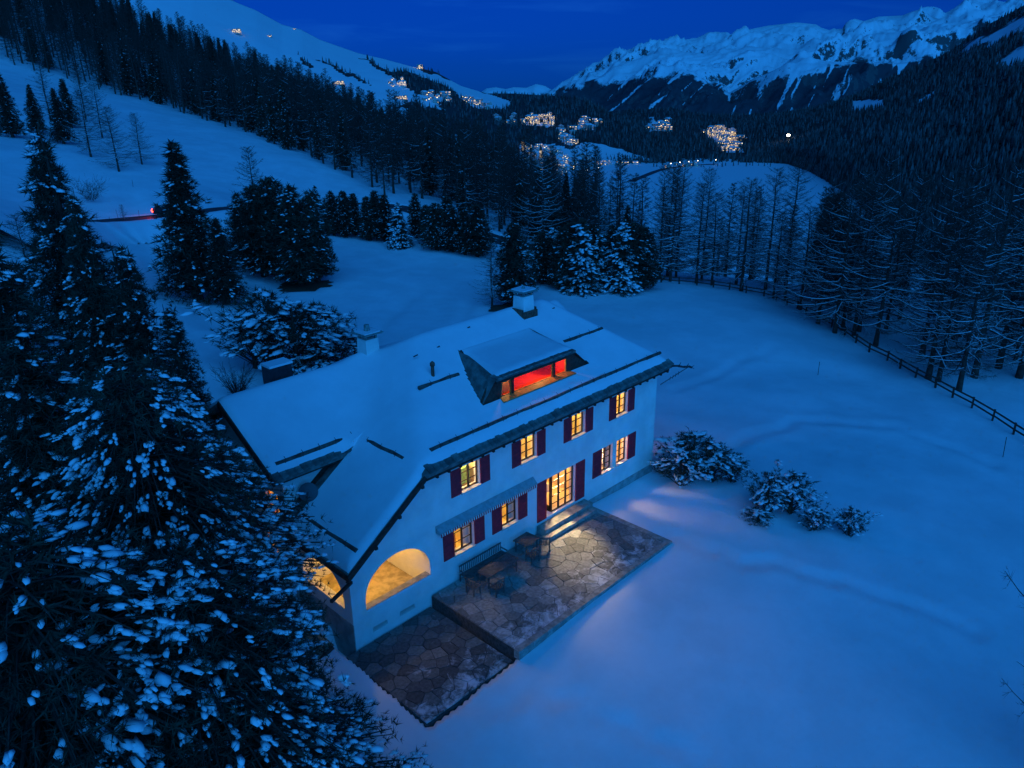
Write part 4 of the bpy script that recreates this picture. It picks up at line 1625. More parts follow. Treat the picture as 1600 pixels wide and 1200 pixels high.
bench(7.75, -.50, 0, 3.0, 'long slatted garden bench against the wall under the windows')
table(7.85, -1.45, 0, 2.3, .85, .74, 'long dark plank table in front of the bench')
bench(6.85, -2.35, PI, .6, 'slatted garden chair with arms at the near end of the long table', 'garden_chair', 'chair')
bench(6.1, -1.45, PI / 2, .58, 'slatted garden chair at the left end of the long table', 'garden_chair', 'chair')
table(10.6, -.85, .05, 1.15, .95, .74, 'square dark table beside the door step')
bench(10.1, -1.75, PI - .1, .6, 'slatted garden chair drawn up to the square table', 'garden_chair', 'chair')
bench(11.35, -1.5, PI * .75, .58, 'slatted garden chair at the corner of the square table', 'garden_chair', 'chair')
# timber steps beside the arcade
st = empty('wooden_steps', 'weathered timber steps climbing to the arcade from the tree side', 'steps')
for k in range(5):
    gz = float(ground_z(-1.2 - k * .25, 1.2))
    MB().box(-1.05 - k * .28, -.78 - k * .28, .55, 2.3, -.62 - k * .10, -.56 - k * .10).build('tread', material('tread', (.3, .25, .18), .85, .3, 5) if k == 0 else bpy.data.materials['tread'], st)
MB().beam((-.85, 2.34, -.62), (-2.15, 2.34, -1.08), .06, .2).build('stringer', M['brown_wood'], st)
MB().beam((-.85, .51, -.62), (-2.15, .51, -1.08), .06, .2).build('stringer', M['brown_wood'], st)

# ------------------------------------------------------------------ trees
def unit(v):
    return v / np.maximum(np.linalg.norm(v, axis=-1, keepdims=True), 1e-9)


def _ico(sub):
    bm = bmesh.new()
    bmesh.ops.create_icosphere(bm, subdivisions=sub, radius=1)
    V = np.array([v.co[:] for v in bm.verts])
    F = np.array([[v.index for v in f.verts] for f in bm.faces])
    bm.free()
    return V, F


ICO1, ICO2 = _ico(1), _ico(2)


def blobs(C, S, D, rg, sub=1, rough=.25):
    """snow pillows: centres C, sizes S (n,3), long axis D"""
    V0, F0 = ICO1 if sub == 1 else ICO2
    n = len(C)
    D = unit(D * np.array([1, 1, .7]))
    side = unit(np.cross(D, [0, 0, 1.0]) + 1e-6)
    up = np.cross(side, D)
    k = len(V0)
    J = 1 + rough * (rg.random((n, k, 1)) - .5) * 2
    P = V0[None] * J
    P[..., 2] = np.where(P[..., 2] < 0, P[..., 2] * .45, P[..., 2])
    W = (P[..., 0:1] * S[:, None, 0:1]) * D[:, None] + (P[..., 1:2] * S[:, None, 1:2]) * side[:, None] + (P[..., 2:3] * S[:, None, 2:3]) * up[:, None]
    V = (W + C[:, None]).reshape(-1, 3)
    F = (F0[None] + (np.arange(n) * k)[:, None, None]).reshape(-1, 3)
    return V, F


def tufts(C, A, S, k, rg, wid=.11, spread=.75):
    n = len(C)
    d = unit(A[:, None] * .75 + rg.normal(0, spread, (n, k, 3)))
    ln = S[:, None, None] * (.6 + .6 * rg.random((n, k, 1)))
    sd = unit(np.cross(d, rg.normal(0, 1, (n, k, 3))))
    w = ln * wid
    base = C[:, None] - d * ln * .1
    V = np.stack([base + sd * w, base + d * ln, base - sd * w], 2).reshape(-1, 3)
    return V, np.arange(n * k * 3).reshape(-1, 3)


def tubes(P, R, sides=3):
    """P (n,m,3) polylines, R (n,m) radii"""
    n, m, _ = P.shape
    T = np.gradient(P, axis=1)
    T = unit(T)
    u = unit(np.cross(T, np.array([.3, .2, 1.0])))
    w = np.cross(T, u)
    ang = 2 * PI * np.arange(sides) / sides
    ring = P[:, :, None] + R[:, :, None, None] * (u[:, :, None] * np.cos(ang)[None, None, :, None] + w[:, :, None] * np.sin(ang)[None, None, :, None])
    V = ring.reshape(-1, 3)
    idx = np.arange(n * m * sides).reshape(n, m, sides)
    a = idx[:, :-1]
    b = idx[:, 1:]
    a2 = np.roll(a, -1, 2)
    b2 = np.roll(b, -1, 2)
    Q = np.stack([a, a2, b2, b], -1).reshape(-1, 4)
    F = np.concatenate([Q[:, [0, 1, 2]], Q[:, [0, 2, 3]]])
    return V, F


def cat_mesh(parts):
    V, F, o = [], [], 0
    for v, f in parts:
        V.append(v)
        F.append(f + o)
        o += len(v)
    return np.concatenate(V), np.concatenate(F)


def trunk_parts(H, r, rg, lean=.0):
    m = 8
    t = np.linspace(0, 1, m)
    P = np.zeros((1, m, 3))
    P[0, :, 2] = t * H - .4 * (t == 0)
    P[0, :, 0] = np.cumsum(rg.normal(0, .012, m)) * H * .4 * t
    P[0, :, 1] = np.cumsum(rg.normal(0, .012, m)) * H * .4 * t
    R = (r * (1 - t) ** .8 + .015)[None]
    R[0, 0] *= 1.35
    return tubes(P, R, 8)


def conifer(seed, H, Rfn, nb, nt, ts, k, h0=.08, rise=.25, droop=.35, snow=1.0, ssz=.22, sub=1, wid=.11, flat=.14, outer=.35, inner=0, clump=2.0, lv=(.55, .60)):
    """needle tree of unit placement: returns meshes (trunk, crown, snow)"""
    rg = np.random.default_rng(seed)
    q = (np.arange(nb) + rg.random(nb)) / nb
    h = h0 + (1 - h0) * (1 - (1 - q) ** .62) * .985
    az = np.arange(nb) * 2.39996 + rg.normal(0, .3, nb)
    Lb = np.maximum(.06 * ts + .12, np.array([Rfn(x) for x in h]) * (lv[0] + lv[1] * rg.random(nb) ** .7))
    # lumps in the outline
    Lb = Lb * (1 + .25 * np.sin(az * 2 + seed) * np.sin(h * 9 + seed * 2.1))
    dirx, diry = np.cos(az), np.sin(az)

    def pt(i, t):
        z = H * h[i] + Lb[i] * (rise * t - droop * t * t)
        return np.stack([dirx[i] * Lb[i] * t, diry[i] * Lb[i] * t, z], -1)

    bi = np.arange(nb)
    tt = np.linspace(0, .95, 4)
    BP = np.stack([pt(bi, np.full(nb, t)) for t in tt], 1)
    BR = np.maximum(.008, (.012 + .012 * Lb)[:, None] * (1 - tt[None] * .85))
    tv = trunk_parts(H, .018 * H + .03, rg)
    tr_v, tr_f = cat_mesh([tv, tubes(BP, BR, 3)])
    I = np.repeat(bi, nt)
    t = outer + (1 - outer) * rg.random(len(I)) ** .6
    C = pt(I, t)
    lat = rg.normal(0, 1, (len(I), 1)) * (Lb[I] * .20 * (1.15 - t) + .05)[:, None] * np.stack([-diry[I], dirx[I], np.zeros(len(I))], -1)
    C = C + lat + rg.normal(0, flat * .6, (len(I), 3)) * np.minimum(1, Lb[I])[:, None] * np.array([1, 1, .8])
    A = np.stack([dirx[I], diry[I], .45 + 0 * dirx[I]], -1)
    S = ts * rg.uniform(.7, 1.3, len(I))
    parts = [tufts(C, unit(A), S, k, rg, wid)]
    if inner:                       # dead-dense heart of the crown
        j = rg.integers(0, nb, inner)
        tI = rg.uniform(.12, outer + .15, inner)
        parts.append(tufts(pt(j, tI) + rg.normal(0, .15, (inner, 3)), rg.normal(0, 1, (inner, 3)), np.full(inner, ts * 1.5), k, rg, wid * 1.6))
    cr_v, cr_f = cat_mesh(parts)
    out = [(tr_v, tr_f), (cr_v, cr_f), None]
    if snow > 0:
        ns = int(len(I) * snow)
        wgt = (rg.random(nb) ** clump)[I] * (.25 + t) + 1e-4
        nc_ = max(1, ns // 4)
        j = np.repeat(rg.choice(len(I), nc_, replace=True, p=wgt / wgt.sum()), 4)
        ns = len(j)
        sc_ = ssz * rg.uniform(.5, 1.25, ns) * np.where(rg.random(ns) < .12, 1.7, 1.0)
        al = rg.normal(0, 1.35, ns) * sc_
        SC = C[j] + np.c_[rg.normal(0, .55, (ns, 2)) * sc_[:, None], sc_ * .28 + rg.normal(0, .2, ns) * sc_] + np.stack([dirx[I[j]], diry[I[j]], -.35 + 0 * al], -1) * al[:, None]
        D = np.stack([dirx[I[j]], diry[I[j]], -.25 + 0 * sc_], -1)
        SS = np.c_[sc_ * 1.4, sc_ * .78, sc_ * .5]
        out[2] = blobs(SC, SS, D, rg, sub, .32)
    return out


def ribbons(P, W, lift=0.0):
    """flat strips along polylines P (n,m,3)"""
    n, m, _ = P.shape
    T = unit(np.gradient(P, axis=1))
    s = unit(np.cross(T, np.array([0, 0, 1.0])) + 1e-6)
    L_ = P + s * W[..., None] * .5 + np.array([0, 0, lift])
    R_ = P - s * W[..., None] * .5 + np.array([0, 0, lift])
    V = np.stack([L_, R_], 2).reshape(-1, 3)
    idx = np.arange(n * m * 2).reshape(n, m, 2)
    Q = np.stack([idx[:, :-1, 0], idx[:, :-1, 1], idx[:, 1:, 1], idx[:, 1:, 0]], -1).reshape(-1, 4)
    return V, np.concatenate([Q[:, [0, 1, 2]], Q[:, [0, 2, 3]]])


def larch(seed, H, R0, nb=115, ntw=14, ntt=4, wtw=.019, snow=.8):
    """bare larch: long limbs that sag and turn up at the tips, twigs, lying snow"""
    rg = np.random.default_rng(seed)
    q = (np.arange(nb) + rg.random(nb)) / nb
    h = .10 + .89 * q ** .9
    az = np.arange(nb) * 2.39996 + rg.normal(0, .35, nb)
    Lb = R0 * np.clip(1.05 - h, .04, 1) ** .75 * (.35 + .8 * rg.random(nb)) + .15
    Lb = Lb * np.clip((h - .04) / .14, .35, 1)
    m = 8
    t = np.linspace(0, 1, m)[None]
    a = (-.62 + 1.05 * h)[:, None] * rg.uniform(.5, 1.4, (nb, 1))
    b = (.62 - .40 * h)[:, None] * rg.uniform(.4, 1.4, (nb, 1))
    bend = rg.normal(0, .22, (nb, 1))
    cx, cy = np.cos(az)[:, None], np.sin(az)[:, None]
    rad = Lb[:, None] * t
    lat = Lb[:, None] * bend * t * t
    wig = np.cumsum(rg.normal(0, .035, (nb, m)), 1) * Lb[:, None]
    P = np.stack([cx * rad - cy * (lat + wig), cy * rad + cx * (lat + wig), H * h[:, None] + Lb[:, None] * (a * t + b * t * t) + wig * .4], -1)
    R = (.010 + .011 * Lb[:, None]) * (1 - .8 * t)
    trunk = cat_mesh([trunk_parts(H, .0095 * H + .04, rg), tubes(P, R, 3)])
    # twigs
    n = nb * ntw
    bi = np.repeat(np.arange(nb), ntw)
    tp = .12 + .86 * rg.random(n)
    fi = tp * (m - 1)
    k0 = np.minimum(fi.astype(int), m - 2)
    fr_ = (fi - k0)[:, None]
    B = P[bi, k0] * (1 - fr_) + P[bi, k0 + 1] * fr_
    D = unit(P[bi, k0 + 1] - P[bi, k0])
    sgn = np.where(rg.random(n) < .5, -1, 1)[:, None]
    side = np.cross(D, [0, 0, 1.0])
    dd = unit(D * rg.uniform(.3, 1.0, (n, 1)) + side * sgn * rg.uniform(.4, 1.0, (n, 1)) + np.array([0, 0, 1.0]) * rg.normal(-.12, .28, (n, 1)))
    lt = (Lb[bi] * .34 * (1.15 - tp) + .18)[:, None] * rg.uniform(.5, 1.3, (n, 1))
    ts_ = np.linspace(0, 1, 4)[None, :, None]
    TP = B[:, None] + dd[:, None] * lt[:, None] * ts_ + np.array([0, 0, 1.0]) * (lt[:, None] * .22 * (ts_ ** 2 - .35 * ts_)) + rg.normal(0, .03, (n, 4, 3)) * lt[:, None] * ts_
    TW = np.broadcast_to(wtw * (1.3 - np.linspace(0, 1, 4))[None], (n, 4))
    parts = [ribbons(TP, TW)]
    # vertical set so that they have body from the side
    TPv = TP.copy()
    V_, F_ = ribbons(TP, TW * .0 + .001)
    v2 = V_.copy().reshape(n, 4, 2, 3)
    v2[:, :, 0] = TP + np.array([0, 0, 1]) * TW[..., None] * .5
    v2[:, :, 1] = TP - np.array([0, 0, 1]) * TW[..., None] * .5
    parts.append((v2.reshape(-1, 3), F_))
    # twiglets
    n3 = n * ntt
    j = np.repeat(np.arange(n), ntt)
    s_ = rg.random((n3, 1))
    B3 = B[j] + dd[j] * lt[j] * s_
    d3 = unit(dd[j] * .6 + rg.normal(0, .55, (n3, 3)) + np.array([0, 0, .1]))
    l3 = (.10 + .26 * rg.random((n3, 1))) * (.6 + .12 * R0)
    s3 = unit(np.cross(d3, rg.normal(0, 1, (n3, 3)))) * (wtw * .5)
    V3 = np.stack([B3 + s3, B3 - s3, B3 + d3 * l3], 1).reshape(-1, 3)
    parts.append((V3, np.arange(n3 * 3).reshape(-1, 3)))
    crown = cat_mesh(parts)
    sn = None
    if snow:
        sel = np.nonzero(rg.random(nb) < snow * np.clip(1.15 - h, .2, 1))[0]
        wS = np.maximum(.02, R[sel] * 1.6 + .012) * (1.05 - .6 * t)
        Ps = P[sel] + np.array([0, 0, 1.0]) * (R[sel] + .012)[..., None]
        sp_ = [tubes(Ps, wS * .55, 3)]
        ts2 = np.nonzero(rg.random(n) < snow * .30 * np.clip(1.1 - h[bi], .1, 1))[0]
        sp_.append(ribbons(TP[ts2] + np.array([0, 0, .02]), TW[ts2] * 1.2))
        sn = cat_mesh(sp_)
    return [trunk, crown, sn]


def to_meshes(name, parts, crown_mat, wood='bark'):
    ms = [mesh_np(name + '_trunk', *parts[0], [M[wood]], smooth=True), mesh_np(name + '_crown', *parts[1], [crown_mat])]
    ms.append(mesh_np(name + '_snow', *parts[2], [M['tree_snow']], smooth=True) if parts[2] is not None else None)
    return ms


def plant(name, meshes, pos, rz, s, label, cat, group=None, sz=None, tilt=None):
    t = empty(name, label, cat, tuple(pos), rz, group)
    t.scale = (s, s, sz if sz else s)
    if tilt:
        t.rotation_euler = (tilt[0], tilt[1], rz)
    for nm, me in zip(('trunk', 'crown', 'snow_load'), meshes):
        if me is not None:
            c = link(nm, me, t)
            if nm == 'snow_load':
                c['kind'] = 'stuff'
    return t


spruceR = lambda w, p=.9: (lambda x: w * max(0, 1 - x) ** p)


def pineR(w):        # broad, rounded top
    return lambda x: w * (np.interp(x, [0, .1, .3, .55, .75, .9, 1.0], [.55, .85, 1.0, .88, .66, .38, .08]))


def colR(w):         # columnar stone pine
    return lambda x: w * (np.interp(x, [0, .08, .25, .55, .8, .93, 1.0], [.6, .95, 1.0, .84, .50, .24, .03]))


# --- foreground pines, close to the lens
T_near = [to_meshes('near_pine', conifer(21, 17.0, lambda x: 6.1 * np.interp(x, [0, .1, .3, .6, .73, .82, .90, .96, 1.0], [.70, .88, 1.0, 1.0, .86, .70, .52, .32, .10]), 1250, 13, .27, 10, .04, .34, .42, .72, .092, 1, .06, .26, .45, 4500, 1.7, (.80, .24)), M['needle']),
          to_meshes('near_pine', conifer(22, 13.0, lambda x: 5.6 * np.interp(x, [0, .1, .3, .55, .70, .82, .90, .96, 1.0], [.75, .95, 1.02, 1.0, .84, .66, .48, .30, .10]), 1150, 13, .26, 10, .04, .34, .45, .72, .086, 1, .06, .26, .45, 4000, 1.7, (.80, .24)), M['needle'])]
T_nspruce = [to_meshes('near_spruce', conifer(31, 22.0, spruceR(5.2, .85), 640, 15, .36, 10, .05, .12, .38, .26, .09, 1, .055, .22, .25, 1600), M['needle']),
             to_meshes('near_spruce', conifer(32, 20.0, spruceR(4.8, .8), 600, 15, .34, 10, .05, .15, .40, .28, .085, 1, .055, .22, .25, 1500), M['needle'])]
# --- mid-distance trees, unit kinds re-used with their own size and turn
T_spruce = [to_meshes('spruce', conifer(41 + i, 12.0, spruceR(2.3 + .3 * i, .72 + .08 * i), 240, 9, .44, 8, .09, .10, .45, .20, .095, 1, .07, .16, .25, 500), M['needle']) for i in range(5)]
T_snowy = [to_meshes('snowy_spruce', conifer(51 + i, 8.0, spruceR(2.3, .8), 260, 9, .34, 10, .05, .10, .45, .60, .14, 1, .07, .12, .3, 400), M['needle']) for i in range(2)]
T_pine = [to_meshes('pine', conifer(61 + i, 9.0, colR(1.75 + .2 * i), 260, 10, .38, 8, .06, .45, .30, .30, .075, 1, .07, .20, .3, 700), M['needle']) for i in range(4)]
T_bush = [to_meshes('bush', conifer(71 + i, 2.6, lambda x: 1.35 * np.interp(x, [0, .2, .5, .8, 1.0], [.9, 1.0, .6, .3, .08]), 46, 9, .22, 9, .03, 1.25, .15, .75, .075, 1, .06, .10, .35, 10, 1.0), M['needle']) for i in range(3)]
T_larch = [to_meshes('larch', larch(81 + i, 17.0, 5.6 + .5 * i), M['twig']) for i in range(4)]
T_larch_far = [to_meshes('larch_far', larch(91 + i, 17.0, 4.0, 90, 12, 4, .042, .3), M['twig']) for i in range(3)]

rnd = random.Random(77)


def at_pixel(kind, hts, px, py, ptop, label, cat='tree', name='conifer_tree', group=None, wid=1.0, pos=None, var=None, sink=.1):
    """kind: list of mesh sets; hts: their natural height; tree standing at pixel (px, py) whose tip shows at row ptop"""
    p = ground_at(px, py) if pos is None else pos
    if p is None:
        return None
    r = math.hypot(p[0] - CAM[0], p[1] - CAM[1])
    d = ray(px, ptop)
    ztop = CAM[2] + d[2] / math.hypot(d[0], d[1]) * r
    H = max(1.0, ztop - p[2])
    s = H / hts
    ms = kind[(rnd.randrange(len(kind)) if var is None else var)]
    return plant(name, ms, (p[0], p[1], p[2] - sink), rnd.uniform(0, 6.28), s * wid, label, cat, group, sz=s)


def by_range(kind, hts, px, ptop, r, label, name, wid=1.0, var=0, cat='tree', rz=None):
    d = ray(px, ptop)
    h = math.hypot(d[0], d[1])
    x, y = CAM[0] + d[0] / h * r, CAM[1] + d[1] / h * r
    ztop = CAM[2] + d[2] / h * r
    z = float(ground_z(x, y))
    s = (ztop - z) / hts
    return plant(name, kind[var], (x, y, z - .1), rnd.uniform(0, 6.28) if rz is None else rz, s * wid, label, cat, None, sz=s)


by_range(T_near, 17.0, 188, 552, 24.5, 'tall snow loaded pine beside the arcade, its rounded top level with the roof', 'pine_tree', .77, 0)
by_range(T_near, 13.0, 262, 846, 18.5, 'nearest snow loaded pine at the bottom left corner', 'pine_tree', .84, 1)
by_range(T_near, 13.0, -10, 830, 18.5, 'snow loaded pine half cut off by the left bottom edge', 'pine_tree', 1.0, 1)
by_range(T_nspruce, 22.0, 52, 188, 39, 'tall dark spruce rising highest at the left edge', 'spruce_tree', 1.05, 0)
by_range(T_nspruce, 20.0, 108, 290, 37, 'dark spruce with a broken tip next to the road sign', 'spruce_tree', .66, 1)
by_range(T_nspruce, 20.0, 185, 372, 36, 'dark snow dusted spruce between the road and the foreground pine', 'spruce_tree', 1.0, 1)
by_range(T_nspruce, 22.0, 262, 470, 40, 'lower snow dusted spruce just left of the house roof', 'spruce_tree', 1.0, 0)
by_range(T_nspruce, 22.0, -40, 330, 27, 'black spruce cut off by the left edge', 'spruce_tree', 1.1, 0)
by_range(T_nspruce, 20.0, 60, 560, 30, 'black shaded spruce under the tallest spruce', 'spruce_tree', 1.1, 1)

# single trees of the middle ground
at_pixel(T_spruce, 12, 310, 468, 214, 'big broad spruce with a bare lower trunk beside the driveway', wid=1.3, name='spruce_tree', var=2)
at_pixel(T_spruce, 12, 356, 476, 335, 'low spruce growing against the big broad spruce', wid=1.3, name='spruce_tree', var=1)
for px, py, pt_, w, lb in [(470, 446, 288, 1.25, 'broad dark pine standing in front of the pine clump behind the house'), (438, 436, 272, 1.2, 'tallest pine of the dark clump behind the house'),
                           (498, 440, 295, 1.05, 'dark pine at the right edge of the clump behind the house'), (412, 432, 285, 1.1, 'dark pine at the left of the clump behind the house'), (385, 420, 300, 1.0, 'pine half hidden between the big spruce and the clump')]:
    at_pixel(T_pine, 9, px, py, pt_, lb, wid=w, name='pine_tree')
for px, py, pt_, w, lb in [(400, 575, 490, 1.7, 'left bushy mountain pine behind the rear wing roof'), (430, 585, 452, 1.4, 'tallest bushy mountain pine behind the rear wing roof'), (468, 590, 472, 1.5, 'middle bushy mountain pine behind the rear wing roof'),
                           (505, 580, 478, 1.4, 'right bushy mountain pine behind the rear wing roof'), (528, 575, 505, 1.4, 'low bushy pine at the right end behind the rear wing roof'), (556, 572, 520, 1.1, 'small bush beside the wing chimney'),
                           (500, 600, 545, 2.2, 'wide low snow covered bush just above the wing ridge'), (455, 608, 560, 1.8, 'low snow covered bush beside the dark metal chimney')]:
    at_pixel(T_bush, 2.6, px, py, pt_, lb, 'bush', 'mountain_pine', 'bushes behind the house', wid=w * .85)
ORD = ['first', 'second', 'third', 'fourth', 'fifth', 'sixth', 'seventh', 'eighth', 'ninth', 'tenth', 'eleventh', 'twelfth', 'thirteenth', 'fourteenth']


def rank(px, lst):
    return ORD[sorted(q[0] for q in lst).index(px)]


GROW = 'young pines along the far edge of the garden'
ROW = [(522, 368, 298, 1.25), (541, 371, 296, 1.2), (556, 368, 300, 1.1), (577, 376, 305, 1.2), (590, 374, 296, 1.1), (604, 378, 302, 1.2), (683, 391, 315, 1.3), (700, 386, 305, 1.3), (708, 394, 322, 1.2), (727, 398, 326, 1.2), (746, 401, 318, 1.3), (752, 396, 330, 1.1), (652, 372, 300, 1.0), (668, 380, 318, 1.0)]
for px, py, pt_, w in ROW:
    at_pixel(T_pine, 9, px, py, pt_, rank(px, ROW) + ' young pine from the left in the row at the far garden edge', group=GROW, wid=w, name='pine_tree')
at_pixel(T_snowy, 8, 625, 387, 316, 'bushy white snow laden spruce at the end of the garden row', wid=1.15, name='spruce_tree', var=0)
at_pixel(T_snowy, 8, 497, 345, 289, 'small pointed spruce tip above the pine clump', wid=1.0, name='spruce_tree', var=1)
at_pixel(T_larch, 17, 769, 480, 378, 'thin young larch beside the round pine behind the ridge chimney', wid=1.25, name='larch_tree', var=0)
at_pixel(T_pine, 9, 803, 478, 345, 'round headed pine standing alone behind the ridge chimney', wid=1.15, name='pine_tree', var=1)
GR2 = 'snow speckled pines on the lawn behind the house'
ROW2 = [(848, 443, 360, 1.3, 0), (862, 440, 352, 1.2, 1), (880, 452, 352, 1.2, 0), (893, 449, 345, 1.2, 0), (908, 456, 340, 1.2, 1), (924, 450, 348, 1.2, 0), (936, 452, 362, 1.1, 1), (955, 452, 350, 1.2, 0), (970, 455, 343, 1.2, 1), (985, 454, 345, 1.3, 0), (1003, 451, 352, 1.2, 0)]
for px, py, pt_, w, k in ROW2:
    at_pixel(T_snowy if k else T_pine, 8 if k else 9, px, py, pt_, rank(px, ROW2) + ' snow speckled conifer from the left in the lawn group behind the ridge chimney', group=GR2, wid=w, name='conifer_tree')
# bushes beside the house
for px, py, pt_, w, v, lb in [(1082, 742, 672, 1.35, 0, 'tallest bushy mountain pine right of the house'), (1062, 758, 700, 1.3, 1, 'sprawling mountain pine closest to the house corner'), (1112, 752, 690, 1.2, 2, 'mountain pine in the middle of the bush right of the house'),
                              (1142, 752, 703, 1.2, 1, 'mountain pine at the right end of the bush by the house'), (1198, 800, 738, 1.1, 0, 'mountain pine second clump from the house'), (1234, 802, 733, 1.1, 2, 'upright mountain pine in the second clump from the house'),
                              (1185, 815, 790, 2.0, 1, 'flat snow buried mountain pine below the second clump'), (1272, 828, 786, 1.15, 1, 'small separate mountain pine in the snow'), (1326, 836, 786, 1.0, 2, 'outermost small mountain pine in the snow'), (1035, 738, 712, 1.2, 2, 'twiggy low bush touching the house corner')]:
    at_pixel(T_bush, 2.6, px, py, pt_, lb, 'bush', 'mountain_pine', 'mountain pine bushes right of the house', wid=w * 1.1, var=v, sink=.3)

# --- bare shrub behind the wing
rg = np.random.default_rng(5)
p0 = ground_at(372, 622)
nS = 60
az = rg.uniform(0, 2 * PI, nS)
L_s = rg.uniform(1.5, 3.2, nS)
t = np.linspace(0, 1, 6)[None]
sp = rg.uniform(.25, .75, nS)[:, None]
P = np.stack([np.cos(az)[:, None] * L_s[:, None] * sp * t ** .9, np.sin(az)[:, None] * L_s[:, None] * sp * t ** .9, L_s[:, None] * t * (1 - .15 * sp * t)], -1)
P += np.cumsum(rg.normal(0, .03, P.shape), 1)
v1 = tubes(P, np.maximum(.008, .028 * (1 - t) * np.ones((nS, 1))), 3)
n2 = nS * 7
bi = rg.integers(0, nS, n2)
k0 = rg.integers(1, 5, n2)
B = P[bi, k0]
d = unit(unit(P[bi, k0] - P[bi, k0 - 1]) + rg.normal(0, .5, (n2, 3)))
P2 = B[:, None] + d[:, None] * np.linspace(0, 1, 3)[None, :, None] * rg.uniform(.3, .8, n2)[:, None, None]
v2 = tubes(P2, np.full((n2, 3), .008), 3)
sh = empty('bare_shrub', 'leafless many stemmed shrub behind the rear wing roof', 'shrub', tuple(p0))
link('stem', mesh_np('stem', *v1, [M['bark']]), sh)['kind'] = 'stuff'
link('twig', mesh_np('twig', *v2, [M['bark']]), sh)['kind'] = 'stuff'
# a second, small one by the road
p0 = ground_at(143, 318)
link('bare_shrub', mesh_np('stem', *v2, [M['twig']]), None, 'small leafless bush alone on the snow slope above the road', 'shrub', loc=tuple(p0), scale=(1.6, 1.6, 1.4))

# ------------------------------------------------------------------ woods
LBL_HILL_L = 'bare larch in the dense wood on the left hillside'
LBL_HILL_S = 'dark snow dusted spruce in the dense wood on the left hillside'
n_larch = n_spruce = 0
# the loose group on the left slope
for px, py, tp, k in [(186, 268, 165, 0), (222, 257, 176, 0), (142, 245, 140, 0), (112, 200, 120, 1), (160, 215, 130, 0), (60, 208, 130, 1), (20, 215, 110, 1), (100, 225, 135, 1), (80, 190, 90, 0), (135, 190, 100, 0)]:
    at_pixel(T_spruce if k else T_larch, 12 if k else 17, px, py, tp, 'spruce in the loose group on the left snow slope' if k else 'bare larch in the loose group on the left snow slope', name='spruce_tree' if k else 'larch_tree', group='loose trees on the left slope', wid=1.15)
at_pixel(T_larch, 17, 408, 400, 228, 'bare larch rising above the pine clump behind the house', name='larch_tree', wid=1.0, var=1)
at_pixel(T_larch, 17, 62, 500, 330, 'bare larch behind the dark spruces at the left edge', name='larch_tree', var=2)
# single larches one can follow along the fence
FENCE_L = 'larches along the garden fence'
ROW3 = [(1030, 436, 255, .9), (1047, 440, 262, 1.0), (1056, 434, 245, .8), (1088, 443, 285, 1.2), (1096, 438, 262, .9), (1112, 446, 300, 1.1), (1150, 444, 290, 1.1), (1158, 455, 278, 1.3), (1196, 452, 262, 1.1), (1208, 466, 330, 1.2), (1226, 470, 340, 1.2), (1250, 484, 320, 1.3)]
for px, py, tp, w in ROW3:
    at_pixel(T_larch, 17, px, py, tp, rank(px, ROW3) + ' bare larch from the left in the thin row behind the far garden fence', name='larch_tree', group=FENCE_L, wid=w * .92)
for px, py, tp, w, lb in [(1278, 506, 300, 1.15, 'bare larch whose branches reach over the fence bend'), (1304, 520, 285, 1.1, 'bare larch with trunk right at the fence bend'), (1316, 516, 278, 1.0, 'bare larch just behind the trunk at the fence bend'),
                          (1334, 524, 290, 1.0, 'slim leaning larch third from the fence bend'), (1342, 518, 270, 1.0, 'slim leaning larch fourth from the fence bend'), (1368, 540, 285, 1.15, 'bare larch standing apart right of the fence bend'),
                          (1440, 558, 262, 1.1, 'tall larch in the middle of the right wood'), (1450, 592, 285, 1.15, 'leaning larch close behind the lower fence'), (1466, 596, 300, 1.0, 'thin larch beside the leaning one at the lower fence'),
                          (1498, 610, 335, 1.2, 'snow lined larch with drooping limbs over the lower fence'), (1522, 590, 250, 1.1, 'dark tall larch behind the lower fence'), (1560, 575, 235, 1.1, 'larch near the right edge of the wood'), (1592, 590, 230, 1.1, 'larch cut by the right edge above the fence'), (1628, 600, 240, 1.1, 'larch outside the right edge with limbs reaching in')]:
    at_pixel(T_larch, 17, px, py, tp, lb, name='larch_tree', group='larches along the garden fence', wid=w * .95)
by_range(T_larch, 17, 1890, 640, 31, 'larch limb reaching in at the lower right edge', 'larch_tree', .75, 3)
at_pixel(T_pine, 9, 1290, 470, 295, 'dark pine among the larches at the fence bend', name='pine_tree', wid=1.1)

rgw = np.random.default_rng(99)
HILL = [(-150, -110), (0, -62), (190, 42), (280, 85), (400, 131), (470, 163), (560, 200), (650, 244), (750, 278), (850, 328), (915, 368), (990, 428), (960, 428), (900, 405), (860, 395), (800, 372), (760, 352), (700, 325), (670, 312), (640, 308), (600, 312), (565, 292), (480, 243), (370, 203), (280, 173), (180, 146), (60, 112), (-150, 60)]
cand = []
N = 60000
azr = rgw.uniform(-.62, .22, N)
rr = np.sqrt(rgw.uniform(95 ** 2, 470 ** 2, N))
X = CAM[0] + rr * np.cos(YAW - azr)
Y = CAM[1] + rr * np.sin(YAW - azr)
ok = rr < crest_r(azr) + 12
X, Y, rr = X[ok], Y[ok], rr[ok]
Z = ground_z(X, Y)
qx, qy = pix(np.c_[X, Y, Z])
jit = fbm(X * .05, Y * .05, 3) * 26
ok = inside(HILL, qx, qy + jit * (200 / rr))
X, Y, Z, rr, qx = X[ok], Y[ok], Z[ok], rr[ok], qx[ok]
grid = {}
hill = []
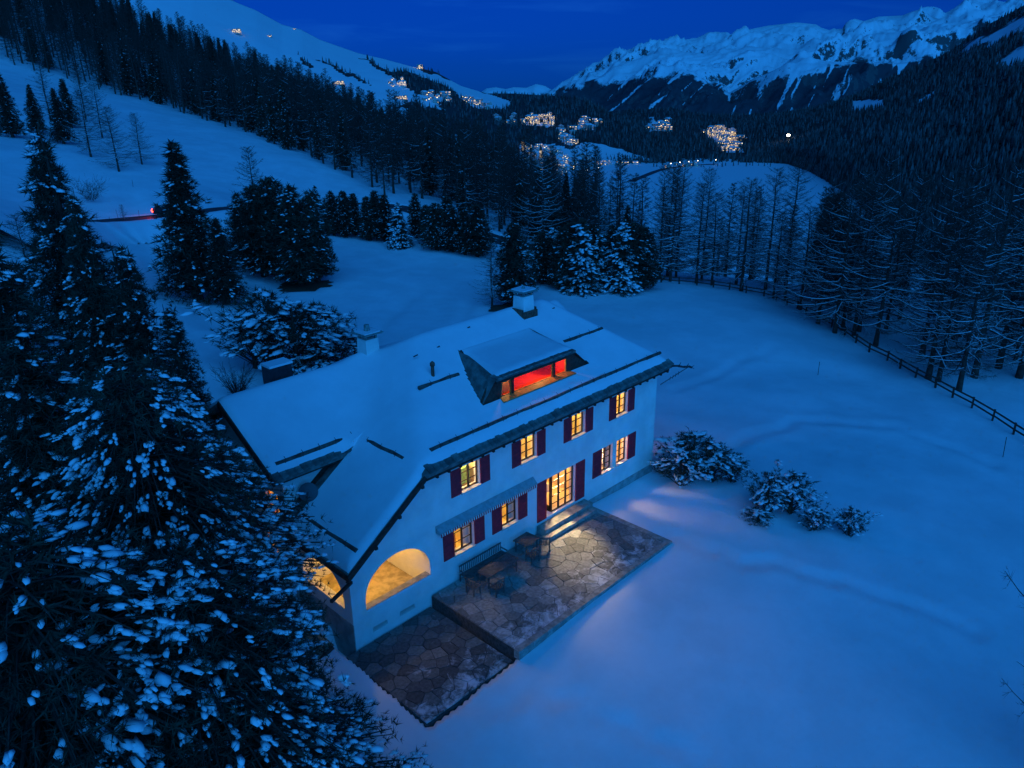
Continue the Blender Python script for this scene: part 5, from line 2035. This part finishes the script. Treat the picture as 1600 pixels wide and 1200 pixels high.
for i in np.argsort(rgw.random(len(X))):
    sp_ = 5.2 if rr[i] < 230 else 4.7
    c = (int(X[i] // sp_), int(Y[i] // sp_))
    bad = False
    for a in (-1, 0, 1):
        for b in (-1, 0, 1):
            for q in grid.get((c[0] + a, c[1] + b), ()):
                if (X[q] - X[i]) ** 2 + (Y[q] - Y[i]) ** 2 < sp_ * sp_ * .8:
                    bad = True
    if bad:
        continue
    grid.setdefault(c, []).append(i)
    hill.append(i)
# the slope falling away beyond the fence
Nb = 2600
azb = rgw.uniform(.10, .66, Nb)
rb = rgw.uniform(112, 235, Nb)
Xb = CAM[0] + rb * np.cos(YAW - azb)
Yb = CAM[1] + rb * np.sin(YAW - azb)
Zb = ground_z(Xb, Yb)
bx, by = pix(np.c_[Xb, Yb, Zb])
tree_pts = [(float(X[i]), float(Y[i]), float(Z[i]), float(rr[i]), 'hill') for i in hill]
taken = []
for i in range(Nb):
    lim = 7.0 if bx[i] > 1270 else (8.5 if bx[i] < 1060 else 11)
    if rb[i] < crest_r(azb[i]) - 1:
        continue
    if 1095 < bx[i] < 1270 and rgw.random() < .45:
        continue
    if all((Xb[i] - q[0]) ** 2 + (Yb[i] - q[1]) ** 2 > lim * lim for q in taken):
        taken.append((Xb[i], Yb[i]))
        tree_pts.append((float(Xb[i]), float(Yb[i]), float(Zb[i]), float(rb[i]), 'vale'))
# behind the right fence, flat ground before the drop
Nc = 500
for i in range(Nc):
    a_ = rgw.uniform(.34, .66)
    r_ = rgw.uniform(66, 112)
    x_ = CAM[0] + r_ * math.cos(YAW - a_)
    y_ = CAM[1] + r_ * math.sin(YAW - a_)
    z_ = float(ground_z(x_, y_))
    px_, py_ = pix(np.array([x_, y_, z_]))
    if py_ > np.interp(px_, [1250, 1330, 1400, 1500, 1600, 1700], [470, 500, 520, 560, 570, 575]):
        continue
    if all((x_ - q[0]) ** 2 + (y_ - q[1]) ** 2 > 5.5 ** 2 for q in taken):
        taken.append((x_, y_))
        tree_pts.append((x_, y_, z_, r_, 'vale'))
tree_pts.sort(key=lambda q: q[3])
rest = []
LBL_VALE_L = 'bare larch in the wood falling away beyond the fence'
LBL_VALE_S = 'dark spruce in the wood falling away beyond the fence'
for x_, y_, z_, r_, reg in tree_pts:
    pl = .72 if reg == 'hill' else .86
    is_l = rgw.random() < pl
    if is_l and n_larch < 270:
        n_larch += 1
        s = rgw.uniform(.78, 1.12)
        near = r_ < 125
        plant('larch_tree', (T_larch if near else T_larch_far)[rgw.integers(3)], (x_, y_, z_ - .2), rgw.uniform(0, 6.28), s, LBL_HILL_L if reg == 'hill' else LBL_VALE_L, 'tree', 'wood on the left hillside' if reg == 'hill' else 'wood beyond the fence', sz=s * rgw.uniform(.9, 1.1))
    elif not is_l and n_spruce < 230:
        n_spruce += 1
        s = rgw.uniform(.75, 1.25)
        k = rgw.integers(3)
        plant('spruce_tree', T_spruce[k + rgw.integers(3)], (x_, y_, z_ - .2), rgw.uniform(0, 6.28), s * .9, LBL_HILL_S if reg == 'hill' else LBL_VALE_S, 'tree', 'wood on the left hillside' if reg == 'hill' else 'wood beyond the fence', sz=s)
    else:
        rest.append((x_, y_, z_, is_l))


# --- woods too far or too many to count: joined masses of small trees
def tone_material(name, lo, hi):
    m = bpy.data.materials.new(name)
    m.use_nodes = True
    nt = m.node_tree
    b = nt.nodes['Principled BSDF']
    b.inputs['Roughness'].default_value = .95
    b.inputs['Specular IOR Level'].default_value = .05
    a = nt.nodes.new('ShaderNodeAttribute')
    a.attribute_name = 'tone'
    mx = nt.nodes.new('ShaderNodeMix')
    mx.data_type = 'RGBA'
    nt.links.new(a.outputs['Fac'], mx.inputs[0])
    mx.inputs[6].default_value = (*lo, 1)
    mx.inputs[7].default_value = (*hi, 1)
    nt.links.new(mx.outputs[2], b.inputs['Base Color'])
    return m


M['wood_tone'] = tone_material('wood_tone', (.028, .036, .032), (.17, .17, .165))


def small_trees(P, H, rg, sides=5, tiers=3):
    """ragged little conifers: stacked jagged cones"""
    n = len(P)
    Vs, Fs = [], []
    o = 0
    W = H * rg.uniform(.13, .20, n)
    ph = rg.uniform(0, 6.28, n)
    for k in range(tiers):
        zb = H * (.10 + .27 * k)
        zt = H * (.52 + .24 * k) if k < tiers - 1 else H
        wd_ = W * (1 - .27 * k)
        a = ph[:, None] + 2 * PI * (np.arange(sides * 2) / (sides * 2))[None] + k
        rad = wd_[:, None] * np.where(np.arange(sides * 2) % 2, .55, 1.0)[None] * rg.uniform(.75, 1.25, (n, sides * 2))
        ring = np.stack([P[:, None, 0] + np.cos(a) * rad, P[:, None, 1] + np.sin(a) * rad, P[:, None, 2] + zb[:, None] * rg.uniform(.85, 1.15, (n, sides * 2))], -1)
        tip = np.stack([P[:, 0], P[:, 1], P[:, 2] + zt], -1)[:, None]
        V = np.concatenate([ring, tip], 1)
        q = sides * 2 + 1
        i = np.arange(sides * 2)
        f = np.c_[i, (i + 1) % (sides * 2), np.full(sides * 2, sides * 2)]
        F = (f[None] + (np.arange(n) * q)[:, None, None]).reshape(-1, 3) + o
        Vs.append(V.reshape(-1, 3))
        Fs.append(F)
        o += n * q
    return np.concatenate(Vs), np.concatenate(Fs), sides * 2 + 1, tiers


def wood_mass(name, P, H, rg, label, sides=3, tiers=2, tone=None):
    V, F, q, tr = small_trees(P, H, rg, sides, tiers)
    me = mesh_np(name, V, F, [M['wood_tone']])
    tn = rg.random(len(P)) ** 1.6 if tone is None else tone
    tv = np.tile(np.repeat(tn, q), tr)
    at = me.attributes.new('tone', 'FLOAT', 'POINT')
    at.data.foreach_set('value', tv.astype(np.float32))
    return link(name, me, None, label, 'wood', kind='stuff')


def scatter(name, pts, proto_mesh, label, smin, smax, seed):
    """one uncountable wood: the same tree instanced on many points by geometry nodes"""
    me = mesh_np(name, np.array(pts), np.zeros((0, 3), np.int32))
    o = link(name, me, None, label, 'wood', kind='stuff')
    proto = bpy.data.objects.new('wood_tree', proto_mesh)
    ng = bpy.data.node_groups.new(name, 'GeometryNodeTree')
    ng.interface.new_socket('Geometry', in_out='INPUT', socket_type='NodeSocketGeometry')
    ng.interface.new_socket('Geometry', in_out='OUTPUT', socket_type='NodeSocketGeometry')
    gi = ng.nodes.new('NodeGroupInput')
    go = ng.nodes.new('NodeGroupOutput')
    ip = ng.nodes.new('GeometryNodeInstanceOnPoints')
    ob = ng.nodes.new('GeometryNodeObjectInfo')
    ob.inputs['Object'].default_value = proto
    ob.inputs['As Instance'].default_value = True
    r1 = ng.nodes.new('FunctionNodeRandomValue')
    r1.data_type = 'FLOAT_VECTOR'
    r1.inputs[0].default_value = (-.04, -.04, 0)
    r1.inputs[1].default_value = (.04, .04, 6.28)
    r1.inputs['Seed'].default_value = seed
    r2 = ng.nodes.new('FunctionNodeRandomValue')
    r2.data_type = 'FLOAT'
    r2.inputs[2].default_value = smin
    r2.inputs[3].default_value = smax
    r2.inputs['Seed'].default_value = seed + 1
    lk = ng.links.new
    lk(gi.outputs[0], ip.inputs['Points'])
    lk(ob.outputs['Geometry'], ip.inputs['Instance'])
    lk(r1.outputs[0], ip.inputs['Rotation'])
    lk(r2.outputs[1], ip.inputs['Scale'])
    lk(ip.outputs[0], go.inputs[0])
    md = o.modifiers.new('scatter', 'NODES')
    md.node_group = ng
    return o


_l = larch(95, 17.0, 4.0, 80, 11, 4, .045, .3)
proto_l = mesh_np('wood_larch', *cat_mesh([_l[0], _l[1]]), [M['twig']])
_s = conifer(96, 13.0, spruceR(2.7, .8), 220, 9, .46, 9, .08, .10, .45, .0, .13, 1, .08, .16, .25, 300)
proto_s = mesh_np('wood_spruce', *cat_mesh([_s[0], _s[1]]), [M['needle']])
for tag_, flag, pm, lb, a_, b_ in (('hillside_larch_wood', True, proto_l, 'hazy mass of bare larches on the upper left hillside', .75, 1.15), ('hillside_spruce_wood', False, proto_s, 'mass of dark spruces filling the upper left hillside', .8, 1.35)):
    pp = [(x, y, z - .3) for x, y, z, k in rest if k == flag]
    if pp:
        scatter(tag_, pp, pm, lb, a_, b_, 3)


def on_sheet(P, n, rg, keep, hmin, hmax):
    nr, nc = P.shape[:2]
    i = rg.uniform(0, nr - 6, n)
    j = rg.uniform(0, nc - 1.01, n)
    i0, j0 = i.astype(int), j.astype(int)
    fi, fj = (i - i0)[:, None], (j - j0)[:, None]
    Q = (P[i0, j0] * (1 - fi) + P[i0 + 1, j0] * fi) * (1 - fj) + (P[i0, j0 + 1] * (1 - fi) + P[i0 + 1, j0 + 1] * fi) * fj
    qx, qy = pix(Q)
    k = keep(qx, qy, Q) & (qx > -40) & (qx < 1660)
    Q = Q[k]
    return Q, rg.uniform(hmin, hmax, len(Q))


print('trees individually', n_larch, n_spruce, 'rest', len(rest))
rgf = np.random.default_rng(7)


def keep_ski(x, y, Q):
    return cover_ski(x, y, Q) > .5


Q, H = on_sheet(SKI, 12000, rgf, keep_ski, 12, 20)
near_crest = np.hypot(Q[:, 0] - CAM[0], Q[:, 1] - CAM[1])
wood_mass('slope_wood', Q, H, rgf, 'dark forest on the lower slopes of the ski mountain above the village', 3, 2)
Q, H = on_sheet(FLANK, 22000, rgf, lambda x, y, Q: cover_flank(x, y, Q) > .52, 13, 21)
wood_mass('flank_wood', Q, H, rgf, 'dark forest covering the whole right hand valley side', 3, 2)
Q, H = on_sheet(HILLS, 7000, rgf, lambda x, y, Q: cover_hill(x, y, Q) > .5, 14, 24)
wood_mass('hill_wood', Q, H, rgf, 'dark forest on the low hills beyond the lit village', 3, 2)
# trees and scrub on the shore of the white valley floor
sh = []
for px in np.arange(1020, 1215, 5.0):
    if rgf.random() < .6:
        p = at_z(px + rgf.uniform(-2, 2), 259 + rgf.uniform(-1.5, 2.5), VALLEY)
        sh.append(p)
wood_mass('shore_wood', np.array(sh), rgf.uniform(7, 15, len(sh)), rgf, 'thin line of dark trees along the far shore of the white valley floor', 4, 2)

# ------------------------------------------------------------------ fence
fpx = [(1005, 439), (1050, 443), (1100, 447), (1150, 455), (1200, 464), (1240, 480), (1262, 492), (1290, 507), (1320, 524), (1350, 546), (1385, 563), (1420, 585), (1460, 605), (1500, 628), (1540, 651), (1600, 690), (1660, 725)]
pts = [ground_at(*p) for p in fpx]
pts = np.array([p for p in pts if p is not None])
seg = np.r_[0, np.cumsum(np.linalg.norm(np.diff(pts[:, :2], axis=0), axis=1))]
nP = int(seg[-1] / 2.4)
fx = np.interp(np.linspace(0, seg[-1], nP), seg, pts[:, 0])
fy_ = np.interp(np.linspace(0, seg[-1], nP), seg, pts[:, 1])
fz = ground_z(fx, fy_)
fen = empty('fence', 'dark wooden two rail fence curving round the right side of the garden', 'fence')
post_me = MB().box(-.075, .075, -.075, .075, -.5, 1.02).mesh('post', M['fence'])
for i in range(nP):
    link('post', post_me, fen, loc=(fx[i], fy_[i], fz[i]), rot=(rnd.uniform(-.05, .05), rnd.uniform(-.05, .05), rnd.uniform(-.3, .3)))
for i in range(nP - 1):
    for hz in (.45, .88):
        MB().beam((fx[i], fy_[i], fz[i] + hz + rnd.uniform(-.03, .03)), (fx[i + 1], fy_[i + 1], fz[i + 1] + hz + rnd.uniform(-.03, .03)), .06, .13).build('rail', M['fence'], fen)

# snow stakes
stake = MB().bar((0, 0, -.3), (0, 0, 1.0), .022, sides=6).mesh('snow_stake', M['fence'])
for px, py, tp, lb in [(1278, 586, 566, 'thin snow stake alone on the lawn right of the house'), (1567, 714, 686, 'thin snow stake on the lawn below the fence'), (251, 438, 409, 'snow stake on the driveway edge, farthest from the big spruce'), (291, 469, 436, 'snow stake left of the big spruce trunk'),
                       (327, 486, 456, 'snow stake right of the big spruce trunk'), (349, 496, 470, 'snow stake under the low spruce'), (154, 362, 339, 'road stake nearest the warning sign'), (172, 350, 341, 'short road stake behind the road'), (186, 347, 331, 'road stake beside the young roadside larch'), (219, 352, 333, 'road stake with pale snow heap'), (208, 292, 283, 'tiny stake high on the left snow slope')]:
    p = ground_at(px, py)
    r_ = math.hypot(p[0] - CAM[0], p[1] - CAM[1])
    h_ = (py - tp) / FPX * r_ * 1.08
    link('snow_stake', stake, None, lb, 'stake', 'snow stakes', None, tuple(p), (rnd.uniform(-.08, .08), rnd.uniform(-.08, .08), 0), (1.2, 1.2, h_))

# ------------------------------------------------------------------ mountain road, car and sign
def road(name, pxs, w, label):
    c = np.array([p for p in (ground_at(*q) for q in pxs) if p is not None])
    sg = np.r_[0, np.cumsum(np.linalg.norm(np.diff(c[:, :2], axis=0), axis=1))]
    n = int(sg[-1] / 1.2)
    cx = np.interp(np.linspace(0, sg[-1], n), sg, c[:, 0])
    cy = np.interp(np.linspace(0, sg[-1], n), sg, c[:, 1])
    for _ in range(12):
        cx[1:-1] = (cx[:-2] + cx[1:-1] * 2 + cx[2:]) / 4
        cy[1:-1] = (cy[:-2] + cy[1:-1] * 2 + cy[2:]) / 4
    tx, ty = np.gradient(cx), np.gradient(cy)
    ln = np.hypot(tx, ty)
    nx, ny = -ty / ln, tx / ln
    zc = ground_z(cx, cy)
    k = np.ones(15) / 15
    zc = np.convolve(np.pad(zc, 7, 'edge'), k, 'valid')
    V = []
    offs = np.linspace(-w / 2, w / 2, 5)
    zz = np.max([ground_z(cx + nx * o, cy + ny * o) for o in offs], 0)
    zz = np.convolve(np.pad(np.maximum(zz, zc), 7, 'edge'), k, 'valid')
    for o in offs:
        V.append(np.c_[cx + nx * o, cy + ny * o, zz + .12])
    for s_ in (-1, 1):
        pass
    V = np.array(V).transpose(1, 0, 2)
    nr, nc = V.shape[:2]
    i0 = (np.arange(nr - 1)[:, None] * nc + np.arange(nc - 1)[None]).ravel()
    F = np.c_[i0, i0 + nc, i0 + nc + 1, i0 + 1]
    link(name, mesh_np(name, V.reshape(-1, 3), F, [M['road']], smooth=True), kind='structure')
    # ploughed snow banks on both sides
    for s_ in (-1, 1):
        B = []
        for o, h in ((0, .0), (.35, .16), (.9, .2), (1.8, .02), (6.0, -2.6)):
            b_ = w / 2 + o - .1
            hh = h * (1 + .5 * fbm(cx * .5 + 9 * s_, cy * .5, 3) * 2)
            B.append(np.c_[cx + nx * b_ * s_, cy + ny * b_ * s_, zz + .12 + hh])
        B = np.array(B).transpose(1, 0, 2)
        link('snow_bank', mesh_np('snow_bank', B.reshape(-1, 3), F, [M['snow']], smooth=True), None, kind='structure')
    return cx, cy, zz, tx / ln, ty / ln


rc = road('road', [(-60, 372), (40, 364), (115, 358), (180, 351), (250, 346), (330, 338), (420, 330), (520, 322), (600, 321), (650, 331), (690, 345), (740, 366), (800, 384), (860, 398)], 5.0, '')

# car driving away, seen through the big spruce
pc = ground_at(268, 347)
j = int(np.argmin((rc[0] - pc[0]) ** 2 + (rc[1] - pc[1]) ** 2))
hd = math.atan2(rc[4][j], rc[3][j])
car = empty('car', 'dark car with glowing red tail lights on the road behind the big spruce', 'car', (rc[0][j], rc[1][j], rc[2][j] + .13), hd)
prof = [(-2.1, .45), (-2.15, .85), (-1.9, 1.0), (-1.55, 1.42), (.2, 1.45), (.95, 1.0), (1.95, .85), (2.1, .5)]
cb = MB()
cb.prism([(x, -.85, z) for x, z in prof], (0, 1.7, 0))
cb.build('body', M['black'], car)
for x in (-1.3, 1.3):
    for y in (-.88, .70):
        MB().bar((x, y, .32), (x, y + .18, .32), .32, sides=14).build('wheel', M['metal'], car)
for y in (-.72, .44):
    MB().box(-2.19, -2.11, y, y + .28, .70, .86).build('tail_light', M['tail'], car)
MB().box(-2.175, -2.11, -.3, .3, 1.02, 1.07).build('brake_light', M['tail'], car)
MB().prism([(-1.92, -.70, 1.03), (-1.92, .70, 1.03), (-1.62, .62, 1.36), (-1.62, -.62, 1.36)], (-.02, 0, .01)).build('rear_window', M['metal'], car)
ld = lamp('tail_glow', (-2.6, 0, .8), 22, (1.0, .05, .01), .2, car)

# warning sign by the road
ps = ground_at(128, 358)
sg_ = empty('road_sign', 'triangular red bordered warning sign on a post beside the mountain road', 'road sign', tuple(ps), math.atan2(CAM[1] - ps[1], CAM[0] - ps[0]))
MB().bar((0, 0, -.2), (0, 0, 2.5), .05, sides=8).build('post', M['metal'], sg_)
MB().prism([(.06, -.72, 1.35), (.06, .72, 1.35), (.06, 0, 2.55)], (.03, 0, 0)).build('plate', M['red'], sg_)
MB().prism([(.095, -.48, 1.48), (.095, .48, 1.48), (.095, 0, 2.3)], (.012, 0, 0)).build('panel', M['white'], sg_)
MB().bar((.11, 0, 1.66), (.11, 0, 2.0), .045, sides=5).bar((.11, 0, 1.52), (.11, 0, 1.60), .05, sides=5).build('symbol', M['black'], sg_)
bm = bmesh.new()
bmesh.ops.create_cone(bm, cap_ends=True, segments=20, radius1=.34, radius2=.34, depth=.03)
me = bpy.data.meshes.new('disc')
bm.to_mesh(me)
bm.free()
me.materials.append(M['black'])
link('disc', me, sg_, loc=(.07, 0, 2.95), rot=(0, PI / 2, 0))
# concrete culvert block beside the road
pq = ground_at(208, 368)
MB().box(-1.1, 1.1, -.4, .4, -.3, .9).build('concrete_block', M['kerb'], None, label='grey concrete culvert block in the snow below the road', cat='concrete block', loc=tuple(pq), rot=(0, 0, hd))
at_pixel(T_larch, 17, 195, 352, 318, 'young bare larch beside the road stakes', name='larch_tree', wid=1.2, var=0)
# litter mats under the dense pines
for px, py, sx, sy, lb in [(476, 447, 3.6, 1.4, 'dark patch of bare needle litter under the pine clump'), (795, 482, 2.6, 1.0, 'patch of bare grass under the round headed pine')]:
    p = ground_at(px, py)
    n = 26
    m = MB()
    m.poly([(math.cos(2 * PI * i / n) * sx * (1 + .18 * math.sin(i * 2.3)), math.sin(2 * PI * i / n) * sx * .7 * (1 + .2 * math.sin(i * 1.7 + 1)), 0) for i in range(n)])
    gx, gy = p[0], p[1]
    e_ = .6
    nx_ = -(float(ground_z(gx + e_, gy)) - float(ground_z(gx - e_, gy))) / (2 * e_)
    ny_ = -(float(ground_z(gx, gy + e_)) - float(ground_z(gx, gy - e_))) / (2 * e_)
    o = m.build('needle_litter', M['litter'], None, kind='stuff', label=lb, cat='litter', loc=(gx, gy, float(ground_z(gx, gy)) + .10))
    o.rotation_mode = 'QUATERNION'
    o.rotation_quaternion = Vector((0, 0, 1)).rotation_difference(Vector((nx_, ny_, 1)).normalized())

# ------------------------------------------------------------------ villages
def village_house(w, d, h, rows, cols, lit, seed, flat=False):
    rg = random.Random(seed)
    m = MB()
    m.box(-w / 2, w / 2, -d / 2, d / 2, -4, h, 0)
    if flat:
        m.box(-w / 2 - .5, w / 2 + .5, -d / 2 - .5, d / 2 + .5, h, h + .6, 1)
    else:
        rh = d * .28
        for s_ in (-1, 1):
            a = [(-w / 2 - .8, s_ * (d / 2 + .9), h - .3), (w / 2 + .8, s_ * (d / 2 + .9), h - .3), (w / 2 + .8, 0, h + rh), (-w / 2 - .8, 0, h + rh)]
            m.prism(a if s_ < 0 else a[::-1], (0, 0, .6), 1)
        m.poly([(-w / 2, -d / 2, h), (-w / 2, d / 2, h), (-w / 2, 0, h + rh)], 0)
        m.poly([(w / 2, -d / 2, h), (w / 2, d / 2, h), (w / 2, 0, h + rh)], 0)
    for side in range(4):
        L_, off = (w, d / 2) if side < 2 else (d, w / 2)
        c_ = cols if side < 2 else max(2, cols - 1)
        for r in range(rows):
            for c in range(c_):
                z = h * (r + .35) / rows
                x = -L_ / 2 + L_ * (c + .5) / c_
                ww, hh = L_ / c_ * .24, h / rows * .24
                k = 2 if rg.random() < lit else 3
                if k == 2 and rg.random() < .25:
                    k = 4
                o_ = off + .05
                if side == 0:
                    q = [(x - ww, -o_, z - hh), (x + ww, -o_, z - hh), (x + ww, -o_, z + hh), (x - ww, -o_, z + hh)]
                elif side == 1:
                    q = [(x - ww, o_, z - hh), (x + ww, o_, z - hh), (x + ww, o_, z + hh), (x - ww, o_, z + hh)]
                elif side == 2:
                    q = [(-o_, x - ww, z - hh), (-o_, x + ww, z - hh), (-o_, x + ww, z + hh), (-o_, x - ww, z + hh)]
                else:
                    q = [(o_, x - ww, z - hh), (o_, x + ww, z - hh), (o_, x + ww, z + hh), (o_, x - ww, z + hh)]
                m.quad(*q, k)
    return m.mesh('village_house', [M['house_wall'], M['roof_snow'], M['lit_window'], M['black'], M['lit_bright']])


VH = [village_house(14, 11, 7, 3, 3, .22, 1), village_house(11, 10, 6, 2, 3, .10, 2), village_house(18, 12, 9, 3, 4, .2, 3), village_house(20, 13, 11, 4, 5, .25, 4, True), village_house(12, 10, 7, 2, 3, .35, 5), village_house(13, 11, 7, 2, 3, .0, 9)]
VL = [village_house(40, 16, 16, 5, 9, .62, 6, True), village_house(30, 16, 14, 5, 7, .55, 7), village_house(26, 15, 18, 6, 6, .5, 8, True)]


def sheet_point(P, px, py):
    nr, nc = P.shape[:2]
    F_ = P[:nr - 4].reshape(-1, 3)
    if not hasattr(sheet_point, 'c'):
        sheet_point.c = {}
    if id(P) not in sheet_point.c:
        sheet_point.c[id(P)] = pix(F_)
    x, y = sheet_point.c[id(P)]
    d = (x - px) ** 2 + (y - py) ** 2
    i = int(np.argmin(d))
    return F_[i]


rv = random.Random(21)


def settle(P, poly, n, meshes, label, group, smin=.8, smax=1.2, gap=6.0):
    xs = [p[0] for p in poly]
    ys = [p[1] for p in poly]
    got = []
    for _ in range(n * 12):
        if len(got) >= n:
            break
        px, py = rv.uniform(min(xs), max(xs)), rv.uniform(min(ys), max(ys))
        if not inside(poly, np.array([px]), np.array([py]))[0]:
            continue
        if any(abs(px - a) < gap and abs(py - b) < gap * .5 for a, b in got):
            continue
        got.append((px, py))
        w = sheet_point(P, px, py) if P is not None else at_z(px, py, VALLEY)
        s = rv.uniform(smin, smax)
        link('village_house', meshes[rv.randrange(len(meshes))], None, label, 'house', group, None, tuple(w), (0, 0, YAW + rv.uniform(-.9, .9)), (s, s, s))


settle(SKI, [(818, 232), (850, 228), (900, 238), (945, 255), (1000, 262), (990, 268), (930, 274), (885, 288), (852, 280), (825, 258)], 95, VH, 'small snow roofed house in the village at the lake end', 'houses of the village at the lake end', .65, 1.0, 5.0)
settle(SKI, [(818, 184), (862, 182), (864, 197), (818, 194)], 11, VL, 'large brightly lit hotel block on the terrace above the village', 'lit hotels above the village', .6, .95, 7)
settle(SKI, [(870, 200), (895, 200), (898, 228), (872, 222)], 13, VH, 'house on the slope between the hotels and the lake meadow', 'houses between the hotels and the meadow', .9, 1.3, 6)
settle(SKI, [(902, 186), (938, 190), (936, 206), (902, 202)], 12, VH, 'house in the upper hamlet right of the hotels', 'houses of the upper hamlet', .9, 1.3, 6)
settle(SKI, [(655, 145), (702, 148), (700, 162), (660, 158)], 11, VH, 'chalet in the lit row on the ski slope edge', 'chalets on the ski slope edge', 1.0, 1.4, 7)
settle(SKI, [(605, 124), (632, 126), (630, 137), (608, 135)], 6, [VH[4], VL[1]], 'lit chalet in the small cluster high on the ski slope', 'chalets high on the ski slope', .6, .9, 7)
settle(SKI, [(722, 152), (765, 160), (764, 172), (725, 165)], 9, VH, 'chalet on the wooded shoulder below the skyline', 'chalets on the wooded shoulder', 1.0, 1.4, 8)
settle(SKI, [(770, 178), (806, 180), (806, 196), (772, 190)], 6, VH, 'house at the left end of the hotel terrace', 'houses left of the hotels', 1.0, 1.4, 8)
settle(HILLS, [(1098, 204), (1168, 203), (1172, 214), (1150, 238), (1128, 234), (1112, 216)], 40, VL + VL + VH[3:5], 'brightly lit block in the spa town on the right', 'lit blocks of the spa town', .7, 1.25, 6.0)
settle(HILLS, [(1012, 192), (1046, 190), (1046, 205), (1014, 204)], 11, VH, 'dim house in the clearing on the wooded hill', 'houses in the hill clearing', 1.2, 1.8, 6)
settle(None, [(1040, 258), (1095, 255), (1095, 262), (1040, 264)], 6, [VH[2]], 'lit building by the road across the white valley floor', 'buildings on the valley floor', .5, .8, 7)
for px, py, s, lb in [(370, 53, 1.3, 'lit mountain hut left on the high ski slope'), (421, 57, 1.1, 'lit mountain hut in the middle of the high ski slope'), (459, 46, .8, 'tiny lit hut on the shoulder of the ski slope'), (531, 132, 1.2, 'lit chalet alone above the near wood'), (627, 155, 1.2, 'lit chalet alone below the ski slope cluster')]:
    link('mountain_hut', VL[1] if s > 1.15 else VH[4], None, lb, 'hut', None, None, tuple(sheet_point(SKI, px, py)), (0, 0, YAW + .8), (s * .8, s * .8, s * .6))
link('hotel', VL[2], None, 'dark square hotel standing on the wooded skyline of the ski mountain', 'hotel', loc=tuple(sheet_point(SKI, 655, 106)), rot=(0, 0, YAW), scale=(1.2, 1.2, .8))
# church towers
for px, py, h, lb in [(817, 236, 34, 'floodlit church tower at the left end of the village'), (846, 252, 38, 'floodlit pointed church spire in the middle of the village')]:
    p = sheet_point(SKI, px, py)
    t_ = empty('church_tower', lb, 'church tower', tuple(p), YAW)
    MB().box(-3.2, 3.2, -3.2, 3.2, -3, h * .62).build('shaft', material('floodlight_glow_stone', (.6, .45, .25), .9, emit=(1.0, .62, .22), estr=.55), t_)  # floodlighting is put into the stone as its own glow
    MB().bar((0, 0, h * .62), (0, 0, h), 4.2, .2, 4).build('spire', M['copper'], t_)
# bright lamp on the dark flank, and lift station on the white range
pz = sheet_point(FLANK, 1229, 226)
fl = empty('floodlight', 'single brilliant white floodlight on the dark valley side', 'floodlight', tuple(pz), YAW)
MB().bar((0, 0, 0), (0, 0, 22), .5, .3, 6).build('mast', M['metal'], fl)
MB().box(-3.0, 1.0, -3.5, 3.5, 21, 25).build('lamp_head', material('flood', (.9, .9, .9), .5, emit=(1.0, .9, .7), estr=22.0), fl)
# road across the valley floor
vr = [(985, 284), (1005, 276), (1022, 269), (1038, 264), (1060, 261), (1090, 258), (1120, 256.5)]
VV = [at_z(x, y, VALLEY) for x, y in vr]
m = MB()
for a, b in zip(VV, VV[1:]):
    d_ = (b - a)[:2]
    n_ = np.array([-d_[1], d_[0]]) / np.linalg.norm(d_) * 8
    m.quad((a[0] - n_[0], a[1] - n_[1], VALLEY + .6), (b[0] - n_[0], b[1] - n_[1], VALLEY + .6), (b[0] + n_[0], b[1] + n_[1], VALLEY + .6), (a[0] + n_[0], a[1] + n_[1], VALLEY + .6))
m.build('valley_road', M['road'], None, kind='structure')
lampm = MB().bar((0, 0, 0), (0, 0, 9), .35, .25, 5, 0).box(-.7, .7, -.7, .7, 9, 10.2, 1).mesh('street_lamp', [M['metal'], M['lit_white']])
for k, (x, y) in enumerate([(1048, 262), (1062, 260), (1076, 259), (1090, 257.5), (1118, 256), (917, 273), (905, 279), (935, 269)]):
    link('street_lamp', lampm, None, 'street lamp along the road on the far valley floor', 'street lamp', 'street lamps on the valley road', None, tuple(at_z(x, y, VALLEY)), None, (1, 1, 1))
